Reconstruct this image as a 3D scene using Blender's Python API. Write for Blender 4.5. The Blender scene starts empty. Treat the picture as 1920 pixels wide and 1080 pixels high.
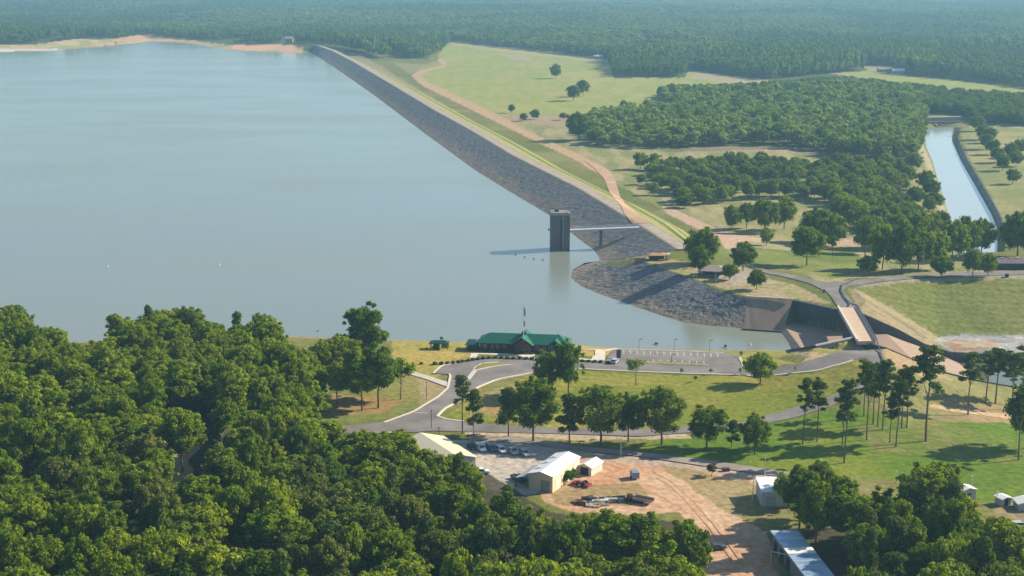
import bpy, math, random
import numpy as np
from mathutils import Vector, Matrix
from mathutils.geometry import delaunay_2d_cdt
sc = bpy.context.scene
R = math.radians
# ---------------------------------------------------------------- camera, sky, sun, exposure
CAMH, FPX, PITCH = 139.0, 2780.0, math.atan(600/2780)
cam = bpy.data.objects.new("camera", bpy.data.cameras.new("camera"))
sc.collection.objects.link(cam); sc.camera = cam
cam.location = (0, 0, CAMH); cam.rotation_euler = (math.pi/2-PITCH, 0, 0)
cam.data.sensor_width = 36; cam.data.lens = FPX/1920*36
cam.data.clip_start = 1; cam.data.clip_end = 60000
SUN_EL, SUN_AZ = 31.0, 20.0          # azimuth counted from +X towards +Y
w = bpy.data.worlds.new("World"); sc.world = w; w.use_nodes = True
nt = w.node_tree; bg = nt.nodes["Background"]
sky = nt.nodes.new("ShaderNodeTexSky"); sky.sky_type = 'NISHITA'; sky.sun_disc = False
sky.sun_elevation = R(SUN_EL); sky.sun_rotation = R(90-SUN_AZ)
sky.air_density = 1.0; sky.dust_density = 0.6; sky.ozone_density = 2.5; sky.altitude = 100
nt.links.new(sky.outputs[0], bg.inputs[0]); bg.inputs[1].default_value = 0.092
sl = bpy.data.lights.new("sun", 'SUN'); sl.energy = 5.0; sl.angle = R(0.5); sl.color = (1, 0.89, 0.71)
so = bpy.data.objects.new("sun", sl); sc.collection.objects.link(so)
sd = Vector((math.cos(R(SUN_EL))*math.cos(R(SUN_AZ)), math.cos(R(SUN_EL))*math.sin(R(SUN_AZ)), math.sin(R(SUN_EL))))
so.rotation_euler = sd.to_track_quat('Z', 'Y').to_euler(); so.location = (300, 300, 400)
sc.view_settings.view_transform = 'Standard'; sc.view_settings.look = 'None'
sc.view_settings.exposure = 0.70; sc.view_settings.gamma = 1
sc.cycles.max_bounces = 6; sc.cycles.volume_bounces = 0; sc.cycles.transparent_max_bounces = 4
sc.cycles.use_denoising = True
rng = np.random.default_rng(7); random.seed(7)
COL = sc.collection
# ---------------------------------------------------------------- survey helpers: photo pixel -> place on the ground
CT, ST = math.cos(PITCH), math.sin(PITCH)
def P(px, py, z=0.0):
    u = (np.asarray(px, float)-960)/FPX; v = (540-np.asarray(py, float))/FPX
    dy = CT+v*ST; dz = -ST+v*CT
    t = (CAMH-np.asarray(z, float))/-dz
    return np.stack([u*t, dy*t, np.asarray(z, float)+0*t], -1)
def PY(px, py, Y):
    u = (px-960)/FPX; v = (540-py)/FPX
    t = Y/(CT+v*ST); return Vector((u*t, Y, CAMH+(-ST+v*CT)*t))
def proj(p):
    p = np.asarray(p, float); d = p[..., 1]*CT-(p[..., 2]-CAMH)*ST; d = np.maximum(d, 1e-3)
    return np.stack([960+FPX*p[..., 0]/d, 540-FPX*(p[..., 1]*ST+(p[..., 2]-CAMH)*CT)/d], -1), FPX/d
def hash2(ix, iy, s):
    a = (ix.astype(np.int64)*374761393+iy.astype(np.int64)*668265263+s*2147483647) & 0xffffffff
    a = ((a ^ (a >> 13))*1274126177) & 0xffffffff
    return ((a ^ (a >> 16)) & 0xffffff)/float(0xffffff)
def vnoise(x, y, s=0):
    ix = np.floor(x); iy = np.floor(y); fx = x-ix; fy = y-iy
    fx = fx*fx*(3-2*fx); fy = fy*fy*(3-2*fy)
    a = hash2(ix, iy, s); b = hash2(ix+1, iy, s); c = hash2(ix, iy+1, s); d = hash2(ix+1, iy+1, s)
    return (a*(1-fx)+b*fx)*(1-fy)+(c*(1-fx)+d*fx)*fy
def fbm(x, y, scale, s=0, o=4):
    t = 0; a = .5; n = 0
    for k in range(o):
        t = t+a*vnoise(x/scale*2**k+17*k, y/scale*2**k-9*k, s+k); n += a; a *= .5
    return t/n
def inpoly(x, y, poly):
    r = np.zeros(np.shape(x), bool); n = len(poly)
    for i in range(n):
        x1, y1 = poly[i]; x2, y2 = poly[(i+1) % n]
        if y1 == y2: continue
        c = ((y1 > y) != (y2 > y)) & (x < (x2-x1)*(y-y1)/(y2-y1)+x1)
        r ^= c
    return r
# spillway frame (world metres), taken from the photo
YF = float(P(1588, 577, 11)[1]); YN = float(P(1628, 640, 11)[1])
F1, F2 = P(1487, 561, 9.8), P(1565, 578, 9.8); W0, W1, W2 = P(1480, 656, 1.5), P(1528, 650, 9.3), P(1600, 635, 9.8)
XW = float(P(1465, 622, 0)[0])-1.0   # weir front
YWF = float(P(1465, 622, 0)[1])
def yfar(x): return np.interp(x, [F1[0], F2[0], F2[0]+8], [F1[1], F2[1], YF])
def ynear(x): return np.interp(x, [W0[0], W1[0], W2[0], W2[0]+8], [W0[1], W1[1], W2[1], YN])
_ft = [PY(a, b, YF) for a, b in ((1610, 586), (1690, 622), (1740, 650), (1772, 661), (1830, 665), (1920, 667))]
_fb = [PY(a, b, YF) for a, b in ((1690, 637), (1735, 653), (1801, 681))]
_nt = [PY(a, b, YN) for a, b in ((1650, 648), (1758, 694), (1800, 708))]
XE = _fb[-1].x
def floor_z(x): return np.interp(x, [XW-3, XW, XW+3, XW+7, _fb[0].x-6]+[q.x for q in _fb]+[XE+12], [-2.5, -.4, 1.3, .8, .8]+[q.z for q in _fb]+[-15])
def fartop(x): return np.interp(x, [q.x for q in _ft]+[400], [q.z for q in _ft]+[_ft[-1].z])
def neartop(x): return np.interp(x, [W0[0], W1[0], W2[0], W2[0]+6]+[q.x for q in _nt]+[XE+8, 400], [1.2, 9.3, 9.8, 9.9]+[q.z for q in _nt]+[-6.5, -7.5])
print('chute', XW, XE, [tuple(q) for q in _ft], [tuple(q) for q in _fb], [tuple(q) for q in _nt], F1, F2, YF, YN)
# ---------------------------------------------------------------- terrain as a triangulated survey
near_shore = [(-1500, 700), (-800, 675), (-300, 655), (0, 646), (200, 639), (420, 631), (540, 630), (640, 634), (735, 637), (900, 641), (1080, 646), (1160, 653), (1360, 657), (1430, 655)]
head_shore = [(1125, 489), (1092, 497), (1070, 510), (1066, 522), (1085, 538), (1130, 556), (1190, 577), (1240, 594), (1285, 607), (1340, 614), (1393, 618)]
head_top = [(1200, 483), (1205, 489), (1218, 497), (1240, 504), (1262, 511), (1290, 520), (1320, 532), (1345, 543), (1368, 551), (1385, 555), (1402, 557)]
dam_water = [(1125, 489), (1110, 468), (1085, 450), (1030, 405), (960, 363), (890, 320), (800, 254), (700, 178), (620, 122), (585, 100)]
dam_crest = [(1270, 468), (1187, 415), (1084, 353), (960, 291), (887, 247), (811, 205), (728, 155), (660, 115), (622, 95), (590, 84)]
far_shore = [(565, 98), (500, 96), (430, 93), (400, 87), (340, 77), (280, 74), (200, 86), (100, 93), (0, 96), (-300, 100), (-900, 106), (-1500, 108)]
TV, TE, TZ = [], [], []
def tp(x, y, z):
    TV.append(Vector((float(x), float(y)))); TZ.append(float(z)); return len(TV)-1
def tl(pts, z=None, edges=True):
    ids = []
    for q in pts:
        zz = q[2] if len(q) > 2 else z
        p = P(q[0], q[1], zz); ids.append(tp(p[0], p[1], zz))
    if edges: TE.extend((ids[i], ids[i+1]) for i in range(len(ids)-1))
    return ids
tl(near_shore, 0)
tl([(x, y-7) for x, y in near_shore[1:]], -2.5)
tl([(x, y+9, 2.6) for x, y in near_shore[1:]])
tl([(-1500, 740, 4), (-700, 720, 5), (0, 700, 6), (300, 690, 5), (600, 690, 4), (760, 665, 3.2), (900, 668, 3.4), (1060, 672, 3.4), (1160, 668, 3.4), (1380, 675, 3.6), (1450, 672, 4)], edges=False)
tl([(1474, 665, 3.2), (1495, 663, 6), (1524, 657, 9), (960, 720, 4), (1250, 715, 4), (1425, 719, 4.4), (1500, 683, 7.4), (1550, 668, 9.2), (1600, 658, 9.8), (1540, 690, 7.8), (1600, 676, 9.4), (1625, 686, 9.6), (1662, 684, 9.6), (1560, 725, 6), (1620, 725, 7), (1680, 735, 5.5)], edges=False)
tl([(-1500, 1400, 4), (-300, 1300, 6), (400, 1300, 4), (960, 1300, 4), (1920, 1300, 4), (3000, 1400, 4), (0, 900, 7), (400, 900, 5), (900, 850, 4), (1400, 850, 4), (1900, 850, 3), (1800, 770, 1.0), (2600, 850, 2), (2600, 760, -4), (1900, 760, -3), (1500, 780, 4), (700, 780, 4.5), (1700, 800, 3)], edges=False)
# spillway walls
for f, yy, xs in ((fartop, lambda x: float(yfar(x))+1.2, [F1[0]+1, F2[0], F2[0]+8, 140, 147, 153, 163, 170, 180, 200, 260, 400]), (neartop, lambda x: float(ynear(x))-1.2, [W0[0], W1[0], (W1[0]+W2[0])/2, W2[0], 131, 140, 147, 153, 163, 170, 180, 200, 260, 400])):
    ids = [tp(x, yy(x), f(x)) for x in xs]; TE.extend(zip(ids[:-1], ids[1:]))
for yy, x0 in ((lambda x: float(yfar(x))-.8, F1[0]+2), (lambda x: float(ynear(x))+.8, W0[0]+1.5)):
    ids = [tp(x, yy(x), float(floor_z(x))-2.5) for x in [x0, x0+6, 134, 150, 169, 260, 400]]; TE.extend(zip(ids[:-1], ids[1:]))
for x in (113, 118, 134, 150, 169, 230, 400): tp(x, (YF+YN)/2, float(floor_z(x))-3)
# far bank of the lake arm, plateau
tl(head_shore, -2); tl(head_top, 9.3)
tl([(1385, 634, -4), (1440, 636, -4), (1450, 645, -3), (1350, 636, -3)], edges=False)
tl([(1400, 626, -3), (1460, 629, -3)]); tl([(1408, 555.5, 9.5), (1480, 560, 9.5)])
tl([(1280, 466, 9.6), (1290, 500, 9.6), (1330, 480, 9.2), (1400, 520, 9.6), (1400, 490, 8), (1470, 500, 7.5), (1560, 520, 9.6), (1560, 560, 9.7), (1592, 535, 9.8), (1605, 545, 9.6), (1750, 522, 8.8), (1920, 518, 8.6), (2400, 512, 8.6), (1400, 470, 6), (1330, 455, 6), (1480, 480, 5)], edges=False)
tl([(1625, 566, 9), (1760, 632, -6.4), (1840, 629, -6.7), (1920, 629, -6.8), (2400, 628, -6.8)])
# dam foot
tl(dam_water, -2)
tl([(1320, 432, -1), (1240, 392, -3), (1165, 350, -4.5), (1120, 320, -5), (1060, 290, -5), (960, 243, -5), (870, 197, -5), (800, 162, -5), (760, 138, -5), (680, 108, -2), (630, 92, 6)])
# downstream plain
tl([(1400, 440, 0), (1500, 430, -1), (1600, 480, 2), (1700, 480, 2), (1700, 440, -2), (1600, 400, -4), (1300, 380, -3.5), (1200, 300, -5), (1100, 250, -5), (1500, 300, -5), (1690, 330, -5), (900, 150, -5), (1300, 200, -5), (1600, 200, -5), (850, 100, -5), (1100, 130, -5), (1300, 150, -5), (1600, 140, -5), (1900, 160, -5), (2400, 300, -4), (2400, 150, -5), (2400, 420, 0), (1750, 500, 6), (1900, 498, 6), (1960, 470, 3), (2000, 240, -5), (1960, 380, -4)], edges=False)
cl = [(1722, 240), (1730, 265), (1746, 300), (1760, 350), (1775, 400), (1782, 430), (1790, 475)]
cr = [(1790, 238), (1786, 262), (1803, 300), (1832, 350), (1861, 400), (1873, 430), (1872, 475)]
tl(cl, -8.6); tl(cr, -8.6)
tl([(x-11, y) for x, y in cl], -5); tl([(x+11, y) for x, y in cr], -5)
tl([((a[0]+b[0])/2, (a[1]+b[1])/2) for a, b in zip(cl, cr)], -12)
tl([(1715, 214, -5), (1800, 214, -5), (1755, 231, -8)], edges=False)
# far shore and hills
tl(far_shore, 0); tl([(x, y+10) for x, y in far_shore], -2.5)
tl([(575, 84, 9), (530, 84, 6), (430, 82, 4), (340, 70, 4), (270, 66, 3), (100, 82, 3), (0, 85, 3), (-300, 88, 3), (-1500, 95, 4), (620, 80, 8), (700, 80, 2), (780, 90, -3)], edges=False)
for a in ((300, 300), (700, 300), (300, 500), (800, 480), (900, 580), (0, 200), (300, 130), (-600, 300), (-1400, 300), (500, 150), (1050, 570), (-600, 500), (0, 500), (1200, 620)): tl([(a[0], a[1], -6)], edges=False)
for x in (-2600, -1300, 0, 1300, 2600): tp(x, 3400, -3)
tp(-2600, 100, 2); tp(2600, 100, 2); tp(2600, 1500, -4); tp(-2600, 1500, -5)
_r = delaunay_2d_cdt(TV, TE, [], 0, 1e-4)
_vz = []
for i, org in enumerate(_r[3]):
    if org: _vz.append(TZ[org[0]])
    else:
        q = _r[0][i]; d = [((v-q).length, k) for k, v in enumerate(TV)]; d.sort()
        wts = [1/(a+.1) for a, _ in d[:3]]; _vz.append(sum(wt*TZ[k] for wt, (_, k) in zip(wts, d[:3]))/sum(wts))
_tv = np.array([(v.x, v.y) for v in _r[0]]); _vz = np.array(_vz)
TRI = np.array([f for f in _r[2] if len(f) == 3])
A, B, C_ = _tv[TRI[:, 0]], _tv[TRI[:, 1]], _tv[TRI[:, 2]]
ZA, ZB, ZC = _vz[TRI[:, 0]], _vz[TRI[:, 1]], _vz[TRI[:, 2]]
DET = (B[:, 1]-C_[:, 1])*(A[:, 0]-C_[:, 0])+(C_[:, 0]-B[:, 0])*(A[:, 1]-C_[:, 1])
def hill(x, y):
    k = np.clip((y-2300)/2500, 0, 1)
    return k*(fbm(x, y, 1400, 5, 2)*34-14)
def height(x, y):
    x = np.atleast_1d(np.asarray(x, float)).ravel(); y = np.atleast_1d(np.asarray(y, float)).ravel()
    z = np.full(x.shape, -4.0); order = np.argsort(y, kind='stable'); xs_, ys_ = x[order], y[order]; zs = np.full(x.shape, -4.0)
    for i in range(len(TRI)):
        if abs(DET[i]) < 1e-9: continue
        ylo = min(A[i, 1], B[i, 1], C_[i, 1])-1e-6; yhi = max(A[i, 1], B[i, 1], C_[i, 1])+1e-6
        lo, hi = np.searchsorted(ys_, [ylo, yhi])
        if lo >= hi: continue
        X, Y = xs_[lo:hi], ys_[lo:hi]
        l1 = ((B[i, 1]-C_[i, 1])*(X-C_[i, 0])+(C_[i, 0]-B[i, 0])*(Y-C_[i, 1]))/DET[i]
        l2 = ((C_[i, 1]-A[i, 1])*(X-C_[i, 0])+(A[i, 0]-C_[i, 0])*(Y-C_[i, 1]))/DET[i]
        m = (l1 >= -1e-7) & (l2 >= -1e-7) & (l1+l2 <= 1+1e-7)
        if m.any(): zs[lo:hi][m] = (l1*ZA[i]+l2*ZB[i]+(1-l1-l2)*ZC[i])[m]
    z[order] = zs
    return z+hill(x, y)
def at(px, py):
    """first place where the sight line through a photo pixel meets the terrain"""
    px = np.atleast_1d(np.asarray(px, float)); py = np.atleast_1d(np.asarray(py, float)); zs = np.arange(24, -16.1, -.5); K = len(zs)
    p = P(np.repeat(px, K), np.repeat(py, K), np.tile(zs, len(px))); d = (p[:, 2]-height(p[:, 0], p[:, 1])).reshape(-1, K)
    hit = np.argmax(d <= 0, axis=1); hit = np.where((d <= 0).any(1), np.maximum(hit, 1), K-1); r = np.arange(len(px))
    d0, d1 = d[r, hit-1], d[r, hit]; t = np.clip(d0/np.maximum(d0-d1, 1e-6), 0, 1); z = zs[hit-1]*(1-t)+zs[hit]*t
    q = P(px, py, z); q[:, 2] = height(q[:, 0], q[:, 1]); return q
def at1(px, py):
    return Vector(at(px, py)[0])
# ---------------------------------------------------------------- materials
MATS = {}
def mat(name, col=(.5, .5, .5), rough=.85, metal=0, noise=0, scale=1.0, bump=0, col2=None, vcol=False, spec=.3, stretch=None, detail=6):
    if name in MATS: return MATS[name]
    m = bpy.data.materials.new(name); m.use_nodes = True; MATS[name] = m
    n, l = m.node_tree.nodes, m.node_tree.links; b = n['Principled BSDF']
    b.inputs['Roughness'].default_value = rough; b.inputs['Metallic'].default_value = metal
    b.inputs['Specular IOR Level'].default_value = spec
    b.inputs['Base Color'].default_value = (*col, 1)
    src = None
    if vcol:
        a = n.new('ShaderNodeAttribute'); a.attribute_name = 'col'; src = a.outputs['Color']
    if noise or col2 or bump:
        g = n.new('ShaderNodeNewGeometry') if vcol or scale < 0 else n.new('ShaderNodeTexCoord')
        pos = g.outputs['Position'] if vcol or scale < 0 else g.outputs['Object']
        mp = n.new('ShaderNodeMapping'); l.new(pos, mp.inputs[0])
        if stretch: mp.inputs['Scale'].default_value = stretch
        t = n.new('ShaderNodeTexNoise'); t.inputs['Scale'].default_value = abs(scale); t.inputs['Detail'].default_value = detail
        l.new(mp.outputs[0], t.inputs['Vector'])
        if noise or col2:
            mr = n.new('ShaderNodeMapRange'); mr.inputs[1].default_value = .3; mr.inputs[2].default_value = .7
            l.new(t.outputs[0], mr.inputs[0])
            if col2:
                mx = n.new('ShaderNodeMix'); mx.data_type = 'RGBA'; mx.inputs[6].default_value = (*col, 1); mx.inputs[7].default_value = (*col2, 1)
                l.new(mr.outputs[0], mx.inputs[0]); l.new(mx.outputs[2], b.inputs['Base Color'])
            else:
                mr.inputs[3].default_value = 1-noise; mr.inputs[4].default_value = 1+noise
                mx = n.new('ShaderNodeVectorMath'); mx.operation = 'SCALE'
                if src: l.new(src, mx.inputs[0])
                else: mx.inputs[0].default_value = col
                l.new(mr.outputs[0], mx.inputs['Scale']); l.new(mx.outputs[0], b.inputs['Base Color'])
        if bump:
            bp = n.new('ShaderNodeBump'); bp.inputs['Strength'].default_value = 1; bp.inputs['Distance'].default_value = bump
            l.new(t.outputs[0], bp.inputs['Height']); l.new(bp.outputs[0], b.inputs['Normal'])
    elif src: l.new(src, b.inputs['Base Color'])
    return m
# ---------------------------------------------------------------- object helpers
def mesh_np(name, v, f, m=None, parent=None, smooth=False, col=None, uv=None):
    me = bpy.data.meshes.new(name); me.from_pydata([tuple(map(float, q)) for q in v], [], [tuple(int(i) for i in q) for q in f])
    if col is not None:
        a = me.color_attributes.new('col', 'FLOAT_COLOR', 'POINT'); c = np.ones((len(v), 4)); c[:, :3] = col
        a.data.foreach_set('color', c.ravel().astype(np.float32))
    if smooth: me.polygons.foreach_set('use_smooth', np.ones(len(me.polygons), bool))
    if m: me.materials.append(m)
    me.update(); o = bpy.data.objects.new(name, me); COL.objects.link(o)
    if parent: o.parent = parent
    return o
def tag(o, label=None, cat=None, group=None, kind=None):
    if label: o['label'] = label
    if cat: o['category'] = cat
    if group: o['group'] = group
    if kind: o['kind'] = kind
    return o
def thing(name, label, cat, loc=(0, 0, 0), rz=0, group=None):
    o = bpy.data.objects.new(name, None); COL.objects.link(o); o.location = loc; o.rotation_euler = (0, 0, rz)
    o.empty_display_size = .5
    return tag(o, label, cat, group)
class MB:
    def __init__(s): s.v = []; s.f = []
    def add(s, vs, fs):
        k = len(s.v); s.v += [tuple(q) for q in vs]; s.f += [tuple(k+i for i in q) for q in fs]; return s
    def box(s, c, d, rz=0, taper=1.0):
        hx, hy, hz = d[0]/2, d[1]/2, d[2]/2; ca, sa = math.cos(rz), math.sin(rz); vs = []
        for z, t in ((-hz, 1), (hz, taper)):
            for x, y in ((-hx, -hy), (hx, -hy), (hx, hy), (-hx, hy)):
                x, y = x*t, y*t; vs.append((c[0]+x*ca-y*sa, c[1]+x*sa+y*ca, c[2]+z))
        return s.add(vs, [(3, 2, 1, 0), (4, 5, 6, 7), (0, 1, 5, 4), (1, 2, 6, 5), (2, 3, 7, 6), (3, 0, 4, 7)])
    def tube(s, a, b, r0, r1=None, n=8):
        r1 = r0 if r1 is None else r1; a = Vector(a); b = Vector(b); d = (b-a).normalized()
        u = d.orthogonal().normalized(); w_ = d.cross(u); vs = []
        for p, r in ((a, r0), (b, r1)):
            for i in range(n):
                t = 2*math.pi*i/n; vs.append(p+u*math.cos(t)*r+w_*math.sin(t)*r)
        fs = [(i, (i+1) % n, n+(i+1) % n, n+i) for i in range(n)]+[tuple(range(n))[::-1], tuple(range(n, 2*n))]
        return s.add(vs, fs)
    def bar(s, a, b, wd, ht):
        a = Vector(a); b = Vector(b); d = (b-a).normalized(); sd_ = d.cross(Vector((0, 0, 1))).normalized()*wd/2; up = Vector((0, 0, ht))
        return s.add([a-sd_, a+sd_, a+sd_+up, a-sd_+up, b-sd_, b+sd_, b+sd_+up, b-sd_+up], [(0, 1, 2, 3), (7, 6, 5, 4), (0, 4, 5, 1), (1, 5, 6, 2), (2, 6, 7, 3), (3, 7, 4, 0)])
    def prism(s, prof, x0, x1, axis='x'):
        n = len(prof); vs = [(x0, a, b) for a, b in prof]+[(x1, a, b) for a, b in prof]
        if axis == 'y': vs = [(a, x, b) for x, a, b in vs]
        return s.add(vs, [(i, (i+1) % n, n+(i+1) % n, n+i) for i in range(n)]+[tuple(range(n))[::-1], tuple(range(n, 2*n))])
    def build(s, name, m, parent=None, smooth=False, bevel=0):
        o = mesh_np(name, s.v, s.f, m, parent, smooth)
        if bevel:
            b = o.modifiers.new('b', 'BEVEL'); b.width = bevel; b.segments = 2
        return o
def resample(pts, n):
    pts = np.asarray(pts, float); d = np.r_[0, np.cumsum(np.linalg.norm(np.diff(pts, axis=0), axis=1))]; t = np.linspace(0, d[-1], n)
    return np.stack([np.interp(t, d, pts[:, k]) for k in range(pts.shape[1])], -1), t
def loft(name, ra, rb, n, m, material, parent=None, rough=0, under=None, smooth=False, seed=3, colf=None):
    ra, ta = resample(ra, n); rb, _ = resample(rb, n); v = []; cols = []
    for j in range(m+1):
        t = j/m; v.append(ra*(1-t)+rb*t)
    v = np.array(v)                      # (m+1, n, 3)
    if rough:
        wgt = np.sin(np.linspace(0, 1, m+1)*math.pi)[:, None]**.3
        v[..., 2] += (fbm(v[..., 0].ravel(), v[..., 1].ravel(), 1.6, seed, 2).reshape(v.shape[:2])-.5)*2*rough*wgt
    tt = np.linspace(0, 1, m+1)[:, None]+0*v[..., 0]
    c = colf(v[..., 0].ravel(), v[..., 1].ravel(), v[..., 2].ravel(), tt.ravel()) if colf else None
    idx = np.arange((m+1)*n).reshape(m+1, n)
    f = np.stack([idx[:-1, :-1], idx[:-1, 1:], idx[1:, 1:], idx[1:, :-1]], -1).reshape(-1, 4)
    o = mesh_np(name, v.reshape(-1, 3), f, material, parent, smooth, col=c); return o
def patch(name, poly, material, dz=.2, step=3, kind='structure', parent=None, thick=0, pts3=None):
    q = at([p[0] for p in poly], [p[1] for p in poly]) if pts3 is None else np.array(pts3, float)
    pl = []; n = len(q)
    for i in range(n):
        a, b = q[i, :2], q[(i+1) % n, :2]; k = max(1, int(np.linalg.norm(b-a)/step))
        for j in range(k): pl.append(a+(b-a)*j/k)
    pl = np.array(pl); x0, y0 = pl.min(0); x1, y1 = pl.max(0)
    gx, gy = np.meshgrid(np.arange(x0+step/2, x1, step), np.arange(y0+step/2, y1, step)); gx = gx.ravel(); gy = gy.ravel()
    ok = inpoly(gx, gy, [tuple(p) for p in pl]); allp = np.vstack([pl, np.stack([gx[ok], gy[ok]], -1)])
    r = delaunay_2d_cdt([Vector(p) for p in allp], [(i, (i+1) % len(pl)) for i in range(len(pl))], [list(range(len(pl)))], 1, 1e-5)
    v2 = np.array([(p.x, p.y) for p in r[0]]); cen = [v2[list(f)].mean(0) for f in r[2]]
    z = height(v2[:, 0], v2[:, 1])+dz
    fs = [tuple(f) for f, c in zip(r[2], cen) if inpoly(c[0], c[1], [tuple(p) for p in pl])]
    fs2 = []
    for f in fs:
        a, b, c = v2[f[0]], v2[f[1]], v2[f[2]]
        fs2.append(f if (b[0]-a[0])*(c[1]-a[1])-(b[1]-a[1])*(c[0]-a[0]) > 0 else f[::-1])
    v = np.column_stack([v2, z]).tolist()
    if thick:
        k = len(v); used = {}
        ed = {}
        for f in fs2:
            for a, b in zip(f, f[1:]+f[:1]): ed[(a, b)] = 1
        be = [(a, b) for a, b in ed if (b, a) not in ed]
        for a, b in be:
            for i in (a, b):
                if i not in used: used[i] = len(v); v.append([v[i][0], v[i][1], v[i][2]-thick])
            fs2.append((b, a, used[a], used[b]))
    o = mesh_np(name, v, fs2, material, parent)
    if kind: o['kind'] = kind
    return o
def ribbon(name, pts, width, material, dz=.16, thick=0, step=3, kind='structure', parent=None, world=False, zfix=None):
    q = at([p[0] for p in pts], [p[1] for p in pts]) if not world else np.array(pts, float)
    L = np.linalg.norm(np.diff(q[:, :2], axis=0), axis=1).sum(); c, _ = resample(q[:, :2], max(2, int(L/step)+1))
    d = np.gradient(c, axis=0); d /= np.linalg.norm(d, axis=1)[:, None]; nrm = np.stack([-d[:, 1], d[:, 0]], -1)
    w0 = width if np.isscalar(width) else np.interp(np.linspace(0, 1, len(c)), np.linspace(0, 1, len(width)), width)[:, None]
    k = 3; rows = [c+nrm*w0*(j/k-.5) for j in range(k+1)]; v = []
    for rr in rows:
        z = height(rr[:, 0], rr[:, 1])+dz if zfix is None else np.full(len(rr), zfix); v.append(np.column_stack([rr, z]))
    n = len(c); idx = np.arange((k+1)*n).reshape(k+1, n); f = np.stack([idx[1:, :-1], idx[:-1, :-1], idx[:-1, 1:], idx[1:, 1:]], -1).reshape(-1, 4).tolist()
    if thick:
        for row, fl in ((0, 0), (k, 1)):
            b0 = sum(len(q_) for q_ in v); lo = v[row].copy(); lo[:, 2] -= thick; v.append(lo)
            for i in range(n-1):
                a = (idx[row, i], idx[row, i+1], b0+i+1, b0+i); f.append(a if fl else a[::-1])
    o = mesh_np(name, np.vstack(v), f, material, parent)
    if kind: o['kind'] = kind
    return o
# ---------------------------------------------------------------- ground sheet
rows = []; y = 140.0
while y < 24000:
    rows.append(y); st = y*y/(CAMH*FPX)*2.0
    y += min(max(st, .8) if 325 < y < 9000 else max(st, 8), 400)
rows = np.array(rows); nu = 860; us = np.linspace(-.46, .46, nu)
GX = rows[:, None]*us[None, :]; GY = rows[:, None]+0*us[None, :]
wide = np.clip((325-rows)/200, 0, 1)[:, None]; GX = GX*(1+wide*1.2)
gx, gy = GX.ravel(), GY.ravel(); gz = height(gx, gy)
gz += (fbm(gx, gy, 40, 11, 3)-.5)*.2*(gz > .8)
inch = (gx > XW-1) & (gx < 420) & (gy > ynear(gx)-.6) & (gy < np.where(gx < F1[0], YWF+(F1[1]-YWF)*np.clip((gx-XW)/(F1[0]-XW), 0, 1), yfar(gx)+.6))
gz[inch] = np.minimum(gz[inch], floor_z(gx[inch])-1.5)
pp, ss = proj(np.stack([gx, gy, gz], -1)); qx, qy = pp[:, 0], pp[:, 1]
jx = (fbm(gx, gy, 7, 21, 3)-.5)*12*np.minimum(ss/5, 1); jy = (fbm(gx, gy, 7, 22, 3)-.5)*6*np.minimum(ss/5, 1)
zx, zy = qx+jx, qy+jy
n1 = fbm(gx, gy, 30, 1, 4); n2 = fbm(gx, gy, 120, 2, 3); n3 = fbm(gx, gy, 6, 3, 3); n4 = fbm(gx*3, gy*.6, 25, 4, 3)
def C(*c): return np.array(c, float)
def lerp(a, b, t): return a*(1-t[:, None])+b*t[:, None]
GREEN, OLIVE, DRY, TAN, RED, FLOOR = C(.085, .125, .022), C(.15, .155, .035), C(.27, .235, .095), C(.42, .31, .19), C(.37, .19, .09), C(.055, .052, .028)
def sm(t, a, b): return np.clip((t-a)/(b-a), 0, 1)
base = lerp(OLIVE, DRY, sm(n1, .45, .8)*.6)
base = lerp(base, GREEN, sm(n2, .5, .75)*.5)
def zone(poly, colr, amt=1.0, hard=False):
    global base
    X, Y = (qx, qy) if hard else (zx, zy)
    k = inpoly(X, Y, poly).astype(float)*amt
    base = lerp(base, colr if np.ndim(colr) == 2 else np.broadcast_to(colr, base.shape), k)
mixc = lambda a, b, t: lerp(np.broadcast_to(a, base.shape), np.broadcast_to(b, base.shape), np.clip(t, 0, 1))
# far: forest floor everywhere beyond, then the open fields
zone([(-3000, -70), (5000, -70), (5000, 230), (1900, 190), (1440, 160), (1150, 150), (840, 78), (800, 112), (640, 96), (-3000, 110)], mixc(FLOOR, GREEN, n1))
field = mixc(C(.24, .28, .06), C(.33, .30, .095), sm(n4*.6+n1*.4, .35, .7))
zone([(840, 77), (1145, 112), (1150, 146), (1285, 146), (1290, 133), (1440, 152), (1430, 165), (1240, 170), (1240, 196), (1160, 203), (1110, 222), (1060, 250), (1050, 268), (960, 240), (870, 197), (800, 162), (775, 140), (835, 122), (820, 105)], field)
zone([(845, 77), (1145, 109), (1142, 117), (1000, 104), (850, 85)], DRY*1.3)
zone([(935, 100), (985, 104), (1000, 116), (965, 112)], TAN*.9, .8)
zone([(1288, 133), (1440, 150), (1432, 160), (1300, 148)], C(.36, .28, .18), .8)
zone([(1060, 140), (1150, 120), (1150, 150), (1110, 160)], C(.34, .31, .1), .5)
zone([(1550, 137), (1640, 132), (1700, 142), (1800, 152), (2400, 205), (2400, 225), (1920, 190), (1800, 178), (1700, 160)], field)
zone([(1615, 124), (1670, 124), (1685, 133), (1630, 133)], TAN, .7)
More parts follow.
